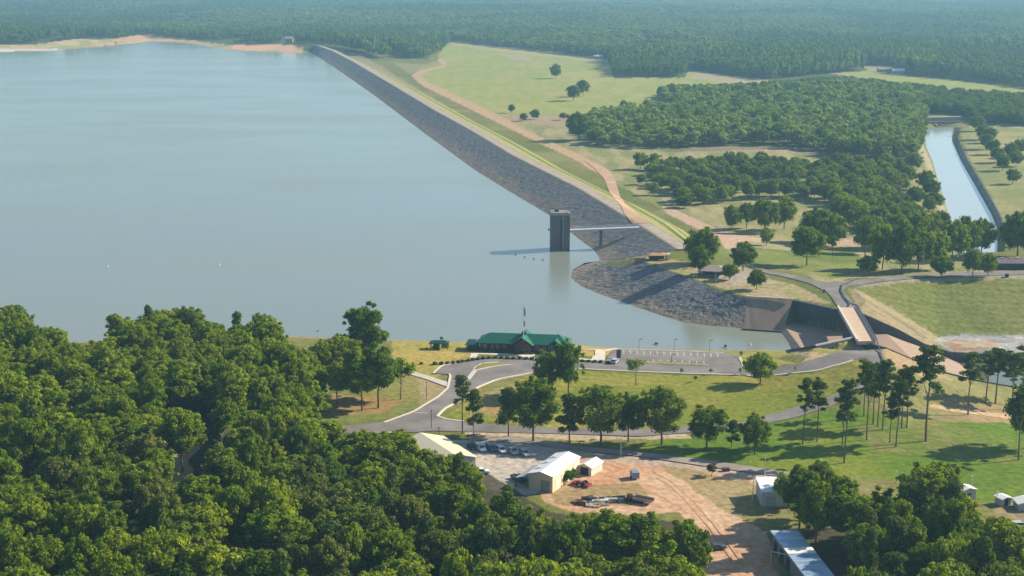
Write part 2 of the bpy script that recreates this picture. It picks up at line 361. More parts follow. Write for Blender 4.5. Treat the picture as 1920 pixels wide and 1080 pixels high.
# park downstream of the dam
park = mixc(C(.20, .21, .07), C(.33, .28, .13), sm(n4, .35, .65))
zone([(1050, 215), (1110, 222), (1110, 262), (1400, 268), (1700, 290), (1720, 250), (1745, 330), (1770, 420), (1780, 470), (1870, 512), (1590, 522), (1560, 540), (1420, 470), (1370, 462), (1320, 432), (1240, 392), (1165, 350), (1120, 318), (1060, 290), (950, 238), (940, 215)], park)
zone([(940, 213), (1060, 219), (1100, 235), (1040, 237), (950, 228)], TAN*.8, .8)
zone([(1290, 275), (1470, 277), (1560, 286), (1560, 292), (1460, 284), (1290, 281)], TAN*.9, .85)
zone([(1420, 346), (1560, 345), (1600, 356), (1430, 358)], RED*1.1, .5)
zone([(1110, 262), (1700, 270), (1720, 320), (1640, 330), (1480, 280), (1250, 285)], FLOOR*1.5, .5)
zone([(1660, 300), (1675, 300), (1690, 380), (1675, 380)], TAN, .6)
# green lawns on the abutment
zone([(1340, 440), (1600, 470), (1640, 505), (1560, 522), (1440, 500), (1350, 480), (1290, 470)], mixc(C(.13, .17, .03), C(.24, .24, .07), sm(n1, .4, .7)))
zone([(1200, 480), (1290, 490), (1400, 515), (1480, 530), (1565, 570), (1480, 562), (1400, 556), (1330, 532), (1240, 502)], mixc(C(.36, .27, .15), C(.27, .25, .09), sm(n3, .4, .65)))
zone([(1330, 497), (1400, 502), (1460, 530), (1380, 535), (1320, 515)], C(.36, .31, .26), .8)
# dirt roads
zone([(822, 108), (838, 118), (836, 126), (800, 134), (790, 142), (800, 152), (872, 186), (960, 229), (1020, 260), (1100, 296), (1130, 313), (1147, 328), (1152, 342), (1150, 362), (1165, 385), (1145, 360), (1132, 330), (1108, 318), (1085, 303), (1010, 268), (955, 241), (862, 195), (790, 160), (772, 142), (790, 128), (822, 120)], C(.43, .29, .165), 1, True)
zone([(740, 118), (800, 120), (820, 112), (830, 122), (790, 132), (770, 140)], DRY, .8)
zone([(1240, 385), (1262, 391), (1335, 425), (1380, 440), (1440, 448), (1440, 455), (1395, 452), (1372, 470), (1358, 465), (1350, 447), (1320, 436), (1250, 400)], C(.45, .31, .21), 1, True)
zone([(1370, 450), (1480, 455), (1600, 450), (1600, 462), (1500, 470), (1380, 462)], C(.40, .31, .2), .6)
zone([(1520, 448), (1620, 445), (1610, 460), (1530, 462)], C(.42, .28, .22), .7)
# field beyond the spillway, stripes run along the bank
stripe = .5+.5*np.sin(gy*1.35+fbm(gx, gy, 25, 9)*4)
zone([(1600, 542), (1700, 528), (1920, 522), (2600, 518), (2600, 640), (1750, 640), (1650, 580)], mixc(C(.14, .17, .035), C(.215, .205, .065), sm(stripe*.45+n1*.55+.1*(qx < 1700), .3, .8)), 1, True)
zone([(1590, 540), (1606, 544), (1680, 580), (1760, 634), (1760, 662), (1612, 590), (1600, 560)], C(.30, .23, .14), .8, True)
zone([(1597, 547), (1603, 549), (1700, 606), (1740, 635), (1730, 635), (1690, 606)], C(.16, .14, .08), .7, True)
zone([(1750, 636), (1790, 628), (1920, 628), (2600, 628), (2600, 668), (1790, 664)], mixc(C(.27, .26, .25), C(.42, .40, .37), sm(n3, .35, .65)))
zone([(1765, 640), (1800, 636), (1870, 640), (1880, 648), (1850, 655), (1790, 657)], mixc(C(.30, .17, .09), C(.42, .34, .22), sm(n3, .4, .7)), .9)
zone([(1600, 528), (1700, 516), (1800, 509), (1990, 504), (1990, 514), (1920, 522), (1700, 529), (1610, 540)], C(.38, .31, .22), .7)
# near bank
zone([(735, 630), (880, 632), (1090, 640), (1150, 655), (1150, 668), (900, 665), (850, 690), (800, 720), (735, 690)], mixc(C(.38, .29, .075), C(.27, .245, .055), sm(n1, .4, .7)))
zone([(600, 690), (735, 690), (830, 730), (760, 780), (600, 800)], mixc(C(.15, .18, .04), C(.26, .22, .07), sm(n1, .35, .65)))
zone([(620, 740), (760, 750), (720, 775), (620, 780)], RED, .55)
zone([(780, 700), (810, 705), (840, 730), (815, 750), (790, 760)], TAN*.9, .5)
lawn = mixc(C(.165, .19, .02), C(.31, .255, .055), sm(n2*.5+n1*.5, .4, .6))
mow = (1+.09*np.sign(np.sin((gx*.35+gy)*1.05))*sm(fbm(gx, gy, 60, 14, 2), .35, .6))[:, None]
lawn = lawn*mow; bright = None
zone([(1080, 690), (1400, 700), (1540, 695), (1630, 672), (1630, 715), (1560, 745), (1400, 795), (1280, 800), (1045, 805), (930, 795), (830, 785), (880, 750), (1000, 702)], lawn)
zone([(880, 745), (1000, 710), (1010, 730), (960, 780), (880, 785)], mixc(RED*1.1, DRY, sm(n3, .4, .6)), .7)
zone([(1150, 655), (1420, 660), (1600, 640), (1600, 655), (1540, 672), (1440, 690), (1395, 690), (1385, 668)], mixc(C(.18, .20, .035), C(.28, .25, .07), sm(n1, .4, .65)))
zone([(1500, 684), (1520, 672), (1545, 665), (1560, 668), (1530, 678)], C(.55, .42, .2), .8)
zone([(1465, 656), (1540, 662), (1545, 666), (1465, 659)], C(.55, .45, .25), .9)
bright = mixc(C(.10, .17, .012), C(.20, .22, .025), sm(n2*.4+n1*.6, .4, .65))*mow
zone([(1190, 835), (1290, 815), (1400, 805), (1600, 760), (1700, 790), (1920, 790), (2400, 800), (2400, 1000), (1900, 960), (1700, 900), (1500, 890), (1350, 875), (1200, 855)], bright)
zone([(1600, 800), (1750, 790), (1920, 830), (1920, 870), (1780, 860), (1640, 845)], mixc(C(.27, .19, .09), C(.16, .18, .04), sm(n4, .35, .6)), .45)
zone([(1655, 640), (1700, 655), (1800, 706), (1850, 730), (1920, 735), (2400, 740), (2400, 800), (1700, 790), (1650, 720)], mixc(C(.31, .21, .105), C(.21, .20, .07), sm(n1, .4, .65)))
zone([(1660, 640), (1735, 678), (1790, 715), (1700, 700), (1650, 660)], C(.40, .25, .16), .6)
zone([(1750, 758), (1800, 766), (1905, 780), (1905, 786), (1800, 773), (1740, 762)], C(.50, .36, .22), .9, True)
zone([(1150, 805), (1290, 812), (1300, 822), (1100, 826), (870, 815), (870, 806)], C(.46, .36, .24), .9)
# yard: gravel lot and red dirt
zone([(850, 825), (1000, 828), (1130, 850), (1150, 900), (1060, 920), (960, 930), (870, 900)], mixc(C(.40, .36, .31), C(.50, .42, .33), n3))
dirt = mixc(C(.46, .24, .125), C(.54, .36, .225), sm(n3*.4+n1*.6, .35, .65))
zone([(1090, 850), (1200, 857), (1330, 872), (1460, 895), (1480, 905), (1440, 915), (1380, 925), (1380, 965), (1440, 1000), (1460, 1060), (1480, 1200), (1330, 1200), (1320, 1000), (1270, 960), (1180, 965), (1080, 960), (1020, 940), (1010, 915), (1080, 900)], dirt)
zone([(1110, 850), (1330, 868), (1500, 892), (1500, 900), (1320, 885), (1120, 862)], C(.40, .33, .26), .8)
zone([(1230, 870), (1330, 885), (1350, 905), (1300, 910), (1260, 890)], C(.25, .21, .085), .7)
zone([(1290, 905), (1400, 900), (1440, 925), (1440, 985), (1360, 960), (1310, 925)], mixc(C(.34, .27, .13), C(.22, .19, .07), n3), .8)
zone([(1030, 915), (1200, 905), (1215, 935), (1180, 950), (1040, 945)], C(.26, .20, .085), .8)
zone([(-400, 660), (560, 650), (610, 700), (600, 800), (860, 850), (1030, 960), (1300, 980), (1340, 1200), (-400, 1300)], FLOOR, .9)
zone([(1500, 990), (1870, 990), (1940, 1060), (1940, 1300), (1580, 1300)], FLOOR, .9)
zone([(1860, 940), (2000, 940), (2000, 1020), (1880, 1000)], TAN*.7, .7)
zone([(300, 780), (385, 780), (375, 840), (355, 860), (365, 900), (375, 1005), (320, 1005), (325, 860)], mixc(C(.45, .28, .15), C(.36, .30, .18), n3), .95)
# lake shores, channel banks
wet = (gz < .7) & inpoly(qx, qy, [(-3000, 60), (640, 80), (1290, 470), (1400, 600), (1480, 600), (1480, 665), (-3000, 720)])
base = lerp(base, np.broadcast_to(C(.30, .23, .14), base.shape), wet*.8)
zone([(-900, 84), (60, 84), (165, 70), (215, 72), (215, 84), (100, 95), (-900, 108)], mixc(C(.50, .36, .20), C(.30, .30, .12), sm(n1, .5, .6)))
zone([(-900, 92), (110, 92), (130, 95), (-900, 110)], C(.62, .58, .50), .9)
zone([(270, 64), (330, 72), (430, 84), (550, 84), (575, 96), (560, 100), (400, 94), (330, 80), (220, 84), (215, 72)], mixc(C(.55, .33, .19), C(.32, .32, .12), sm(n1, .5, .62)))
zone([(440, 84), (550, 84), (570, 97), (430, 94)], C(.62, .36, .22), .9)
zone([(1712, 265), (1728, 265), (1745, 300), (1760, 350), (1775, 400), (1780, 430), (1768, 430), (1745, 350), (1730, 300)], C(.33, .28, .19), .7, True)
zone([(1788, 262), (1797, 262), (1815, 300), (1845, 350), (1875, 400), (1884, 430), (1872, 430), (1861, 400), (1831, 350), (1803, 300)], mixc(C(.16, .17, .17), C(.36, .34, .31), n3), .95, True)
zone([(1440, 660), (1480, 656), (1530, 655), (1560, 660), (1540, 668), (1490, 682), (1400, 692), (1390, 672)], mixc(C(.17, .20, .03), C(.26, .24, .06), sm(n1, .4, .65)))
zone([(1468, 656), (1530, 660), (1552, 664), (1520, 676), (1500, 682), (1515, 670), (1470, 659)], C(.50, .38, .19), .9, True)
zone([(1800, 245), (1840, 228), (2000, 235), (2100, 440), (1890, 430), (1870, 390), (1820, 300)], mixc(C(.20, .22, .07), C(.31, .27, .11), sm(n1, .4, .7)))
zone([(1840, 229), (1960, 237), (1960, 243), (1840, 236)], TAN, .8)
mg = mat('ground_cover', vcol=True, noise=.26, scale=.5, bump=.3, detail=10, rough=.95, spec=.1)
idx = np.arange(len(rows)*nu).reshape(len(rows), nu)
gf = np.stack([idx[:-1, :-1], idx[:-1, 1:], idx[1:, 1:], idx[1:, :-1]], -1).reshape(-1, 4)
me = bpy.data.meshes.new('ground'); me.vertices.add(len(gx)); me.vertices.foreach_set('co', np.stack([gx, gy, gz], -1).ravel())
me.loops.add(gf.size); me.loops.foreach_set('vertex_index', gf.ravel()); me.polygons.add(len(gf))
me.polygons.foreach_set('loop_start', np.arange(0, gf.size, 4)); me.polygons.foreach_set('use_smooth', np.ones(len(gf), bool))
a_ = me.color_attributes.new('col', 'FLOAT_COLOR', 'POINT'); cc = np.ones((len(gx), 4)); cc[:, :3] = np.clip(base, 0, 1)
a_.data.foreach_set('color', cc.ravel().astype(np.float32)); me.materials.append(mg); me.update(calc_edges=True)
ground = bpy.data.objects.new('ground', me); COL.objects.link(ground); ground['kind'] = 'structure'
# ---------------------------------------------------------------- water
def water_mat(name, deep, rough, bump, sc_):
    m = bpy.data.materials.new(name); m.use_nodes = True; n, l = m.node_tree.nodes, m.node_tree.links; b = n['Principled BSDF']
    b.inputs['IOR'].default_value = 1.52; b.inputs['Specular IOR Level'].default_value = .5
    g = n.new('ShaderNodeNewGeometry')
    t2 = n.new('ShaderNodeTexNoise'); t2.inputs['Scale'].default_value = .006; t2.inputs['Detail'].default_value = 4
    mp2 = n.new('ShaderNodeMapping'); mp2.inputs['Scale'].default_value = (.8, 1.6, 1); l.new(g.outputs[0], mp2.inputs[0]); l.new(mp2.outputs[0], t2.inputs[0])
    rr = n.new('ShaderNodeMapRange'); rr.inputs[1].default_value = .35; rr.inputs[2].default_value = .65; rr.inputs[3].default_value = rough*.7; rr.inputs[4].default_value = rough*1.35
    l.new(t2.outputs[0], rr.inputs[0]); l.new(rr.outputs[0], b.inputs['Roughness'])
    mx = n.new('ShaderNodeMix'); mx.data_type = 'RGBA'; mx.inputs[6].default_value = (*deep, 1); mx.inputs[7].default_value = (deep[0]*1.15, deep[1]*1.12, deep[2]*1.1, 1)
    l.new(t2.outputs[0], mx.inputs[0]); l.new(mx.outputs[2], b.inputs['Base Color'])
    t = n.new('ShaderNodeTexNoise'); t.inputs['Scale'].default_value = sc_; t.inputs['Detail'].default_value = 3
    l.new(g.outputs[0], t.inputs[0])
    bp = n.new('ShaderNodeBump'); bp.inputs['Distance'].default_value = bump; bp.inputs['Strength'].default_value = 1
    l.new(t.outputs[0], bp.inputs['Height']); l.new(bp.outputs[0], b.inputs['Normal'])
    return m
WM = water_mat('lake_water', (.205, .235, .19), .16, .05, .8)
lk = [(-1600, 380), (-1600, 3000), (-100, 3000), (-200, 2500)]
lp = [tuple(P(x, y-6, 0)[:2]) for x, y in far_shore[::-1]]+[tuple(P(x+3, y, 0)[:2]) for x, y in dam_water[::-1]]+[tuple(P(x+4, y-4, 0)[:2]) for x, y in head_shore[1:]]+[tuple(P(1470, 621, 0)[:2]), tuple(P(1484, 656, 0)[:2])]+[tuple(P(x, y+8, 0)[:2]) for x, y in near_shore[::-1]]
v = [(x, y, 0) for x, y in lp]
mesh_np('lake', v, [tuple(range(len(v)))[::-1]], WM)['kind'] = 'structure'
WM2 = water_mat('channel_water', (.36, .40, .38), .06, .02, .8)
v = [tuple(P(x-9, y, -8.8)) for x, y in cl]+[tuple(P(x+9, y, -8.8)) for x, y in cr[::-1]]
mesh_np('outlet_channel', v, [tuple(range(len(v)))[::-1]], WM2)['kind'] = 'structure'
WM3 = water_mat('basin_water', (.12, .13, .06), .06, .02, .8)
mesh_np('stilling_basin_water', [(XE-2, YN-2, -10.6), (420, YN-2, -10.6), (420, YF+2, -10.6), (XE-2, YF+2, -10.6)], [(0, 1, 2, 3)], WM3)['kind'] = 'structure'
# ---------------------------------------------------------------- riprap and dam
def rip_mat(name, c1, c2, c3, zs=1.0):
    m = bpy.data.materials.new(name); m.use_nodes = True; n, l = m.node_tree.nodes, m.node_tree.links; b = n['Principled BSDF']
    b.inputs['Roughness'].default_value = .9; b.inputs['Specular IOR Level'].default_value = .15
    g = n.new('ShaderNodeNewGeometry'); vo = n.new('ShaderNodeTexVoronoi'); vo.inputs['Scale'].default_value = zs*1.9
    l.new(g.outputs['Position'], vo.inputs['Vector'])
    wn = n.new('ShaderNodeSeparateColor'); l.new(vo.outputs['Color'], wn.inputs[0])
    mx = n.new('ShaderNodeMix'); mx.data_type = 'RGBA'; mx.inputs[6].default_value = (*c1, 1); mx.inputs[7].default_value = (*c2, 1)
    pw = n.new('ShaderNodeMath'); pw.operation = 'POWER'; pw.inputs[1].default_value = 1.3; l.new(wn.outputs[0], pw.inputs[0]); l.new(pw.outputs[0], mx.inputs[0])
    # tan drift-stained band near the waterline, patchy
    sp = n.new('ShaderNodeSeparateXYZ'); l.new(g.outputs['Position'], sp.inputs[0])
    t = n.new('ShaderNodeTexNoise'); t.inputs['Scale'].default_value = .05; t.inputs['Detail'].default_value = 6; l.new(g.outputs['Position'], t.inputs[0])
    ma = n.new('ShaderNodeMath'); ma.operation = 'MULTIPLY_ADD'; ma.inputs[1].default_value = 9; l.new(t.outputs[0], ma.inputs[0]); ma.inputs[2].default_value = -4.5
    ad = n.new('ShaderNodeMath'); ad.operation = 'ADD'; l.new(sp.outputs[2], ad.inputs[0]); l.new(ma.outputs[0], ad.inputs[1])
    mr = n.new('ShaderNodeMapRange'); mr.inputs[1].default_value = 4.2; mr.inputs[2].default_value = 1.2; mr.inputs[3].default_value = 0; mr.inputs[4].default_value = .75; l.new(ad.outputs[0], mr.inputs[0])
    m2 = n.new('ShaderNodeMix'); m2.data_type = 'RGBA'; m2.inputs[7].default_value = (*c3, 1); l.new(mr.outputs[0], m2.inputs[0]); l.new(mx.outputs[2], m2.inputs[6])
    m3 = n.new('ShaderNodeMix'); m3.data_type = 'RGBA'; m3.blend_type = 'MULTIPLY'; m3.inputs[0].default_value = .5; l.new(m2.outputs[2], m3.inputs[6])
    t3 = n.new('ShaderNodeTexNoise'); t3.inputs['Scale'].default_value = .25; t3.inputs['Detail'].default_value = 5; l.new(g.outputs['Position'], t3.inputs[0])
    mr3 = n.new('ShaderNodeMapRange'); mr3.inputs[1].default_value = .3; mr3.inputs[2].default_value = .7; mr3.inputs[3].default_value = .55; mr3.inputs[4].default_value = 1.4; l.new(t3.outputs[0], mr3.inputs[0])
    cb = n.new('ShaderNodeCombineColor'); [l.new(mr3.outputs[0], cb.inputs[i]) for i in range(3)]; l.new(cb.outputs[0], m3.inputs[7])
    l.new(m3.outputs[2], b.inputs['Base Color'])
    bp = n.new('ShaderNodeBump'); bp.inputs['Distance'].default_value = .25; l.new(vo.outputs['Distance'], bp.inputs['Height']); bp.invert = True; l.new(bp.outputs[0], b.inputs['Normal'])
    return m
RIP = rip_mat('grey_riprap', (.11, .113, .118), (.245, .24, .228), (.30, .235, .165), .9)
def P3(pts, z): return [P(x, y, zz) for (x, y), zz in zip(pts, z if hasattr(z, '__len__') else [z]*len(pts))]
dam = thing('dam', 'long straight earth dam with grey rock face, running away between lake and grassland', 'dam', tuple(P(1187, 415, 0)))
def dpart(o):
    o.parent = dam; o.matrix_parent_inverse = Matrix.Translation(-dam.location); return o
w0 = np.array(P3(dam_water, -.0)); w0[:, 2] = -.3
cr_, tcr = resample(np.array(P3(dam_crest, 10.0)), 500)
dd = np.gradient(cr_[:, :2], axis=0); dd /= np.linalg.norm(dd, axis=1)[:, None]
for _ in range(60): dd[1:-1] = (dd[:-2]+dd[1:-1]+dd[2:])/3
dd /= np.linalg.norm(dd, axis=1)[:, None]; nn = np.stack([dd[:, 1], -dd[:, 0]], -1)
def off(r, d, z):
    q = r.copy(); q[:, :2] += nn*np.asarray(d).reshape(-1, 1); q[:, 2] = z; return q
dpart(loft('rock_face', w0, cr_, 900, 16, RIP, rough=.3))
uw = w0.copy(); uw[:, 0] -= 9; uw[:, 1] -= 2; uw[:, 2] = -4
dpart(loft('rock_toe', uw, w0, 400, 2, RIP, rough=.2))
CR = mat('crest_gravel', (.36, .30, .24), noise=.2, scale=-.2, rough=.95)
c1 = off(cr_, 1.2, 10.1); c2 = off(cr_, 6.8, 10.1)
sh = mat('crest_verge', (.22, .20, .09), col2=(.34, .26, .15), scale=-.1, rough=.95)
dpart(loft('crest_shoulder', cr_, c1, 400, 1, sh)); dpart(loft('crest_road', c1, c2, 400, 2, CR))
t_ = np.linspace(0, 1, 500)
toe_d = np.interp(t_, [0, .02, .06, .12, .3, .85, 1], [14, 24, 38, 44, 46, 42, 14]); toe_z = np.interp(t_, [0, .02, .06, .12, .85, 1], [8, 4, -1.5, -5.3, -5.3, 6])
def slopecol(x, y, z, t):
    v_ = t*7.2; n_ = fbm(x, y, 22, 41, 3); m_ = fbm(x, y, 5, 42, 2)
    s_ = np.clip(.5+.5*np.sin(v_*2*math.pi*.52+m_*.7), 0, 1)
    c = lerp(np.broadcast_to(C(.11, .18, .03), (len(x), 3)), np.broadcast_to(C(.37, .30, .12), (len(x), 3)), np.clip((s_-.5)*1.7+.5+(n_-.5)*.8, 0, 1))
    return c
GS = mat('mown_slope', vcol=True, noise=.15, scale=.3, rough=.95, spec=.1)
c3 = off(cr_, 8.5, 9.9); c4 = off(cr_, toe_d*.62, 9.9*(1-.58)+toe_z*.58); c5 = off(cr_, toe_d*.65, (9.9*(1-.58)+toe_z*.58)-.6); c6 = off(cr_, toe_d*.70, 9.9*(1-.62)+toe_z*.62); c7 = off(cr_, toe_d, toe_z)
dpart(loft('road_verge', c2, c3, 400, 1, sh))
dpart(loft('grass_slope', c3, c4, 600, 24, GS, colf=slopecol))
DT = mat('dark_drain', (.055, .06, .035), noise=.2, scale=-.3)
dpart(loft('drain', c4, c5, 500, 1, DT)); dpart(loft('drain_bank', c5, c6, 500, 1, GS, colf=slopecol))
dpart(loft('lower_slope', c6, c7, 600, 10, GS, colf=lambda x, y, z, t: slopecol(x, y, z, t*.45+.2)))
HB = loft('riprap_bank', np.array(P3(head_shore, -.3)), np.array(P3(head_top, 9.45)), 420, 40, RIP, rough=.3)
hb2 = np.array(P3(head_shore, 0.)); hb2[:, 1] -= 8; hb2[:, 0] -= 3; hb2[:, 2] = -4
tag(HB, 'grey rock covered headland curving into the lake by the spillway', 'rock bank')
o = loft('toe', hb2, np.array(P3(head_shore, -.3)), 200, 3, RIP, rough=.3, parent=HB)
# rocks scattered on headland edge come with the bank
# ---------------------------------------------------------------- roads and paving
ASP = mat('asphalt_old', (.20, .18, .165), noise=.26, scale=-.12, detail=10, rough=.9, spec=.2)
CON = mat('concrete', (.50, .45, .38), noise=.14, scale=-.6, rough=.9)
CUR = mat('kerb_concrete', (.62, .55, .44), noise=.08, scale=-1, rough=.9)
WHT = mat('white_paint', (.52, .50, .45), noise=.08, scale=-1, rough=.8)
def road(polys, name='road', m=ASP):
    for k, q in enumerate(polys): patch(name, q, m, dz=.2+.006*k)
road([[(640, 800), (720, 792), (775, 772), (820, 745), (840, 727), (846, 702), (862, 682), (900, 672), (1000, 672), (1135, 680), (1150, 656), (1160, 655), (1357, 662), (1386, 671), (1394, 697), (1450, 692), (1500, 682), (1550, 667), (1580, 657), (1606, 642), (1642, 640), (1657, 680), (1640, 684), (1622, 672), (1600, 675), (1575, 683), (1532, 695), (1450, 704), (1387, 703), (1200, 697), (1100, 692), (997, 700), (932, 712), (895, 727), (862, 752), (833, 767), (822, 780), (840, 788), (927, 797), (1045, 803), (1200, 806), (1290, 800), (1390, 792), (1480, 768), (1560, 743), (1620, 712), (1636, 690), (1652, 690), (1640, 722), (1580, 755), (1500, 781), (1400, 804), (1290, 812), (1200, 819), (1045, 814), (900, 811), (820, 809), (750, 812), (640, 818)],
      [(812, 701), (828, 686), (862, 681), (850, 703)],
      [(1548, 545), (1560, 529), (1600, 527), (1596, 533), (1580, 545), (1606, 577), (1571, 577), (1560, 560)],
      [(1600, 527), (1700, 517), (1800, 511), (1960, 508), (1960, 515), (1800, 518), (1700, 524), (1590, 537)],
      [(1550, 548), (1520, 533), (1480, 522), (1440, 514), (1400, 498), (1400, 493), (1445, 509), (1490, 517), (1530, 528), (1562, 531)]])
patch('footpath', [(730, 688), (742, 687), (843, 718), (838, 726), (800, 712), (730, 692)], CON, dz=.18)
road([[(880, 818), (1000, 822), (1090, 838), (1200, 848), (1330, 864), (1500, 890), (1498, 900), (1330, 876), (1195, 856), (1080, 846), (990, 832), (880, 826)]], m=mat('worn_lane', (.30, .25, .21), noise=.2, scale=-.15, rough=.95))
patch('island', [(893, 688), (905, 682), (935, 680), (958, 683), (925, 687), (888, 695)], mat('island_grass', (.22, .21, .05), noise=.2, scale=-.3), dz=.3, thick=.2)
patch('island', [(1210, 681), (1235, 678), (1327, 684), (1326, 687), (1215, 683)], mat('island_grass'), dz=.3, thick=.2)
kerbs = [[(720, 793), (775, 773), (820, 746), (840, 728), (845, 703), (843, 702)], [(820, 781), (833, 767), (862, 752), (895, 727), (932, 712), (997, 700), (1100, 692)], [(820, 781), (840, 788), (880, 792)],
         [(812, 701), (828, 686), (862, 681)], [(888, 695), (893, 688), (905, 682), (935, 680)], [(888, 696), (925, 688), (958, 684)], [(1160, 655.5), (1260, 658.5), (1357, 662.5)],
         [(1213, 680), (1270, 682.5), (1328, 686)], [(1387, 671), (1393, 688)], [(1400, 705), (1450, 705), (1532, 696), (1575, 684), (1600, 676)], [(720, 812), (760, 812)], [(1100, 693), (1200, 698), (1387, 704)]]
for q in kerbs: ribbon('kerb', q, .75 if q[0][1] > 664 or q[0][0] < 1100 else 1.2, CUR, dz=.3, thick=.3)
for q, w_ in (([(888, 664), (940, 665), (1030, 667), (1060, 668)], 2.2), ([(886, 672), (890, 663)], 2.5), ([(1072, 655), (1120, 657)], 1.6), ([(1125, 656), (1125, 677)], 3.6), ([(1080, 673.5), (1131, 677)], 1.8), ([(1131, 658), (1156, 654)], 1.5)):
    ribbon('pavement', q, w_, CUR, dz=.22, thick=.2)
patch('pavement', [(972, 661), (985, 658), (1000, 661), (1002, 668), (985, 672), (972, 668)], CUR, dz=.28, thick=.2)
patch('pavement', [(1108, 676), (1112, 668), (1121, 667), (1121, 677)], CUR, dz=.24, thick=.2)
for k in range(15): x = 1169+k*12.6; ribbon('road_marking', [(x, 657.5+k*.47), (x+.5, 664+k*.47)], .28, WHT, dz=.23)
for k in range(8): x = 1225+k*13.5; ribbon('road_marking', [(x, 675+k*.5), (x+.5, 680+k*.5)], .28, WHT, dz=.23)
ribbon('road_marking', [(776, 774), (802, 776)], .4, WHT, dz=.23)
ribbon('road_marking', [(878, 712), (890, 696)], 1.6, WHT, dz=.23)
# ---------------------------------------------------------------- spillway
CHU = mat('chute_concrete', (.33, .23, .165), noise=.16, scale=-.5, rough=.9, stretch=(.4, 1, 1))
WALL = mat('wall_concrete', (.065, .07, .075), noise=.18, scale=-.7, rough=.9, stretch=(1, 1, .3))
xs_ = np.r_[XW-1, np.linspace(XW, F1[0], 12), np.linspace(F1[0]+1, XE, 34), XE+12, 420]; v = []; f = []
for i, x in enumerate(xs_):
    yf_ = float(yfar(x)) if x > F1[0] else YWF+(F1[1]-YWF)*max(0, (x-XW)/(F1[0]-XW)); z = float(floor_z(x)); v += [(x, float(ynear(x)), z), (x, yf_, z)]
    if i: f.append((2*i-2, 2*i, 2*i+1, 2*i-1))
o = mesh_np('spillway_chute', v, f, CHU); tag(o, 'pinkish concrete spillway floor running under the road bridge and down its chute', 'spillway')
def wall(name, pts, bot, th, side, m, label):
    mb = MB(); n_ = len(pts)
    for (x, y, z), (x2, y2, z2), b1, b2 in zip(pts[:-1], pts[1:], bot[:-1], bot[1:]):
        d = Vector((x2-x, y2-y, 0)).normalized(); q = Vector((-d.y, d.x, 0))*th*side
        vs = [(x, y, b1), (x2, y2, b2), (x2+q.x, y2+q.y, b2), (x+q.x, y+q.y, b1), (x, y, z), (x2, y2, z2), (x2+q.x, y2+q.y, z2), (x+q.x, y+q.y, z)]
        mb.add(vs, [(0, 1, 2, 3), (4, 5, 6, 7), (0, 4, 5, 1), (1, 5, 6, 2), (2, 6, 7, 3), (3, 7, 4, 0)])
    return tag(mb.build(name, m), label, 'wall')
fx = [F1[0], (F1[0]+F2[0])/2, F2[0], F2[0]+8, 140, 150, 160, 170, 180, 260, 420]
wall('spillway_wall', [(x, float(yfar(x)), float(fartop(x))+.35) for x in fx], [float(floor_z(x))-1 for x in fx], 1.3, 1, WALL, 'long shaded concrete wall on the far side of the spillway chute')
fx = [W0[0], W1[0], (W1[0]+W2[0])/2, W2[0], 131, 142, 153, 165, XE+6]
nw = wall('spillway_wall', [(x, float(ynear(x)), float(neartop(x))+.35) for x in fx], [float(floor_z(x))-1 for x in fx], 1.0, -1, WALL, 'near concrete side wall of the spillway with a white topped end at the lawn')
mb = MB()
for x0, x1 in zip(fx[1:3], fx[2:4]): mb.bar((x0, float(ynear(x0))-.5, float(neartop(x0))+.36), (x1, float(ynear(x1))-.5, float(neartop(x1))+.36), .6, .5)
mb.build('coping', mat('pale_rail', (.46, .48, .49), rough=.6)).parent = nw
for px_ in (1630, 1658): pass
AP = mat('apron_concrete', (.20, .15, .11), col2=(.38, .27, .19), scale=-.35, rough=.9, stretch=(1, .06, .06))
o = loft('concrete_apron', np.array([P(1391, 619, -.6), P(1430, 621.5, -.6), P(1468, 623.5, -.6)]), np.array([P(1399, 556.5, 9.5), P(1440, 558.5, 9.7), P(1486.5, 561, 9.8)]), 30, 10, AP)
tag(o, 'streaky brown concrete slope between the grey rocks and the shaded spillway wall', 'concrete slope')
mb = MB(); a = P(1399, 556, 9.7); b = P(1487, 561, 10); mb.bar(a, b, .8, .35); mb.build('coping', CUR).parent = o
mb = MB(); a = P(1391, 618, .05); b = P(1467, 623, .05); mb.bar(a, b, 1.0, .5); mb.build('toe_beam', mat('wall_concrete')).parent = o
# ---------------------------------------------------------------- road bridge
br = thing('road_bridge', 'concrete road bridge with tan deck crossing the spillway', 'bridge', (124, (YF+YN)/2, 0))
DK = mat('bridge_deck', (.54, .40, .27), noise=.10, scale=-.4, rough=.9); PAR = mat('parapet_concrete', (.60, .56, .50), noise=.08, scale=-.8)
A0, A1 = P(1571, 577, 10.0), P(1606, 577, 10.0); B0, B1 = P(1607, 641, 10.1), P(1642, 640, 10.1)
def bp(o): o.parent = br; o.matrix_parent_inverse = Matrix.Translation(-br.location); return o
vv = [tuple(q+np.array([0, 0, dz])) for dz in (-1.1, .2) for q in (A0, A1, B1, B0)]
bp(mesh_np('deck', vv, [(3, 2, 1, 0)[::-1], (4, 5, 6, 7)[::-1], (0, 1, 5, 4), (1, 2, 6, 5), (2, 3, 7, 6), (3, 0, 4, 7)], DK))
mb = MB(); mb.bar(Vector(A0)+Vector((0, 0, .22)), Vector(B0)+Vector((0, 0, .22)), .7, .8); bp(mb.build('parapet', PAR))
mb = MB(); mb.bar(Vector(A1)+Vector((-.1, 0, .22)), Vector(B1)+Vector((-.1, 0, .22)), .25, .5); bp(mb.build('kerb', PAR))
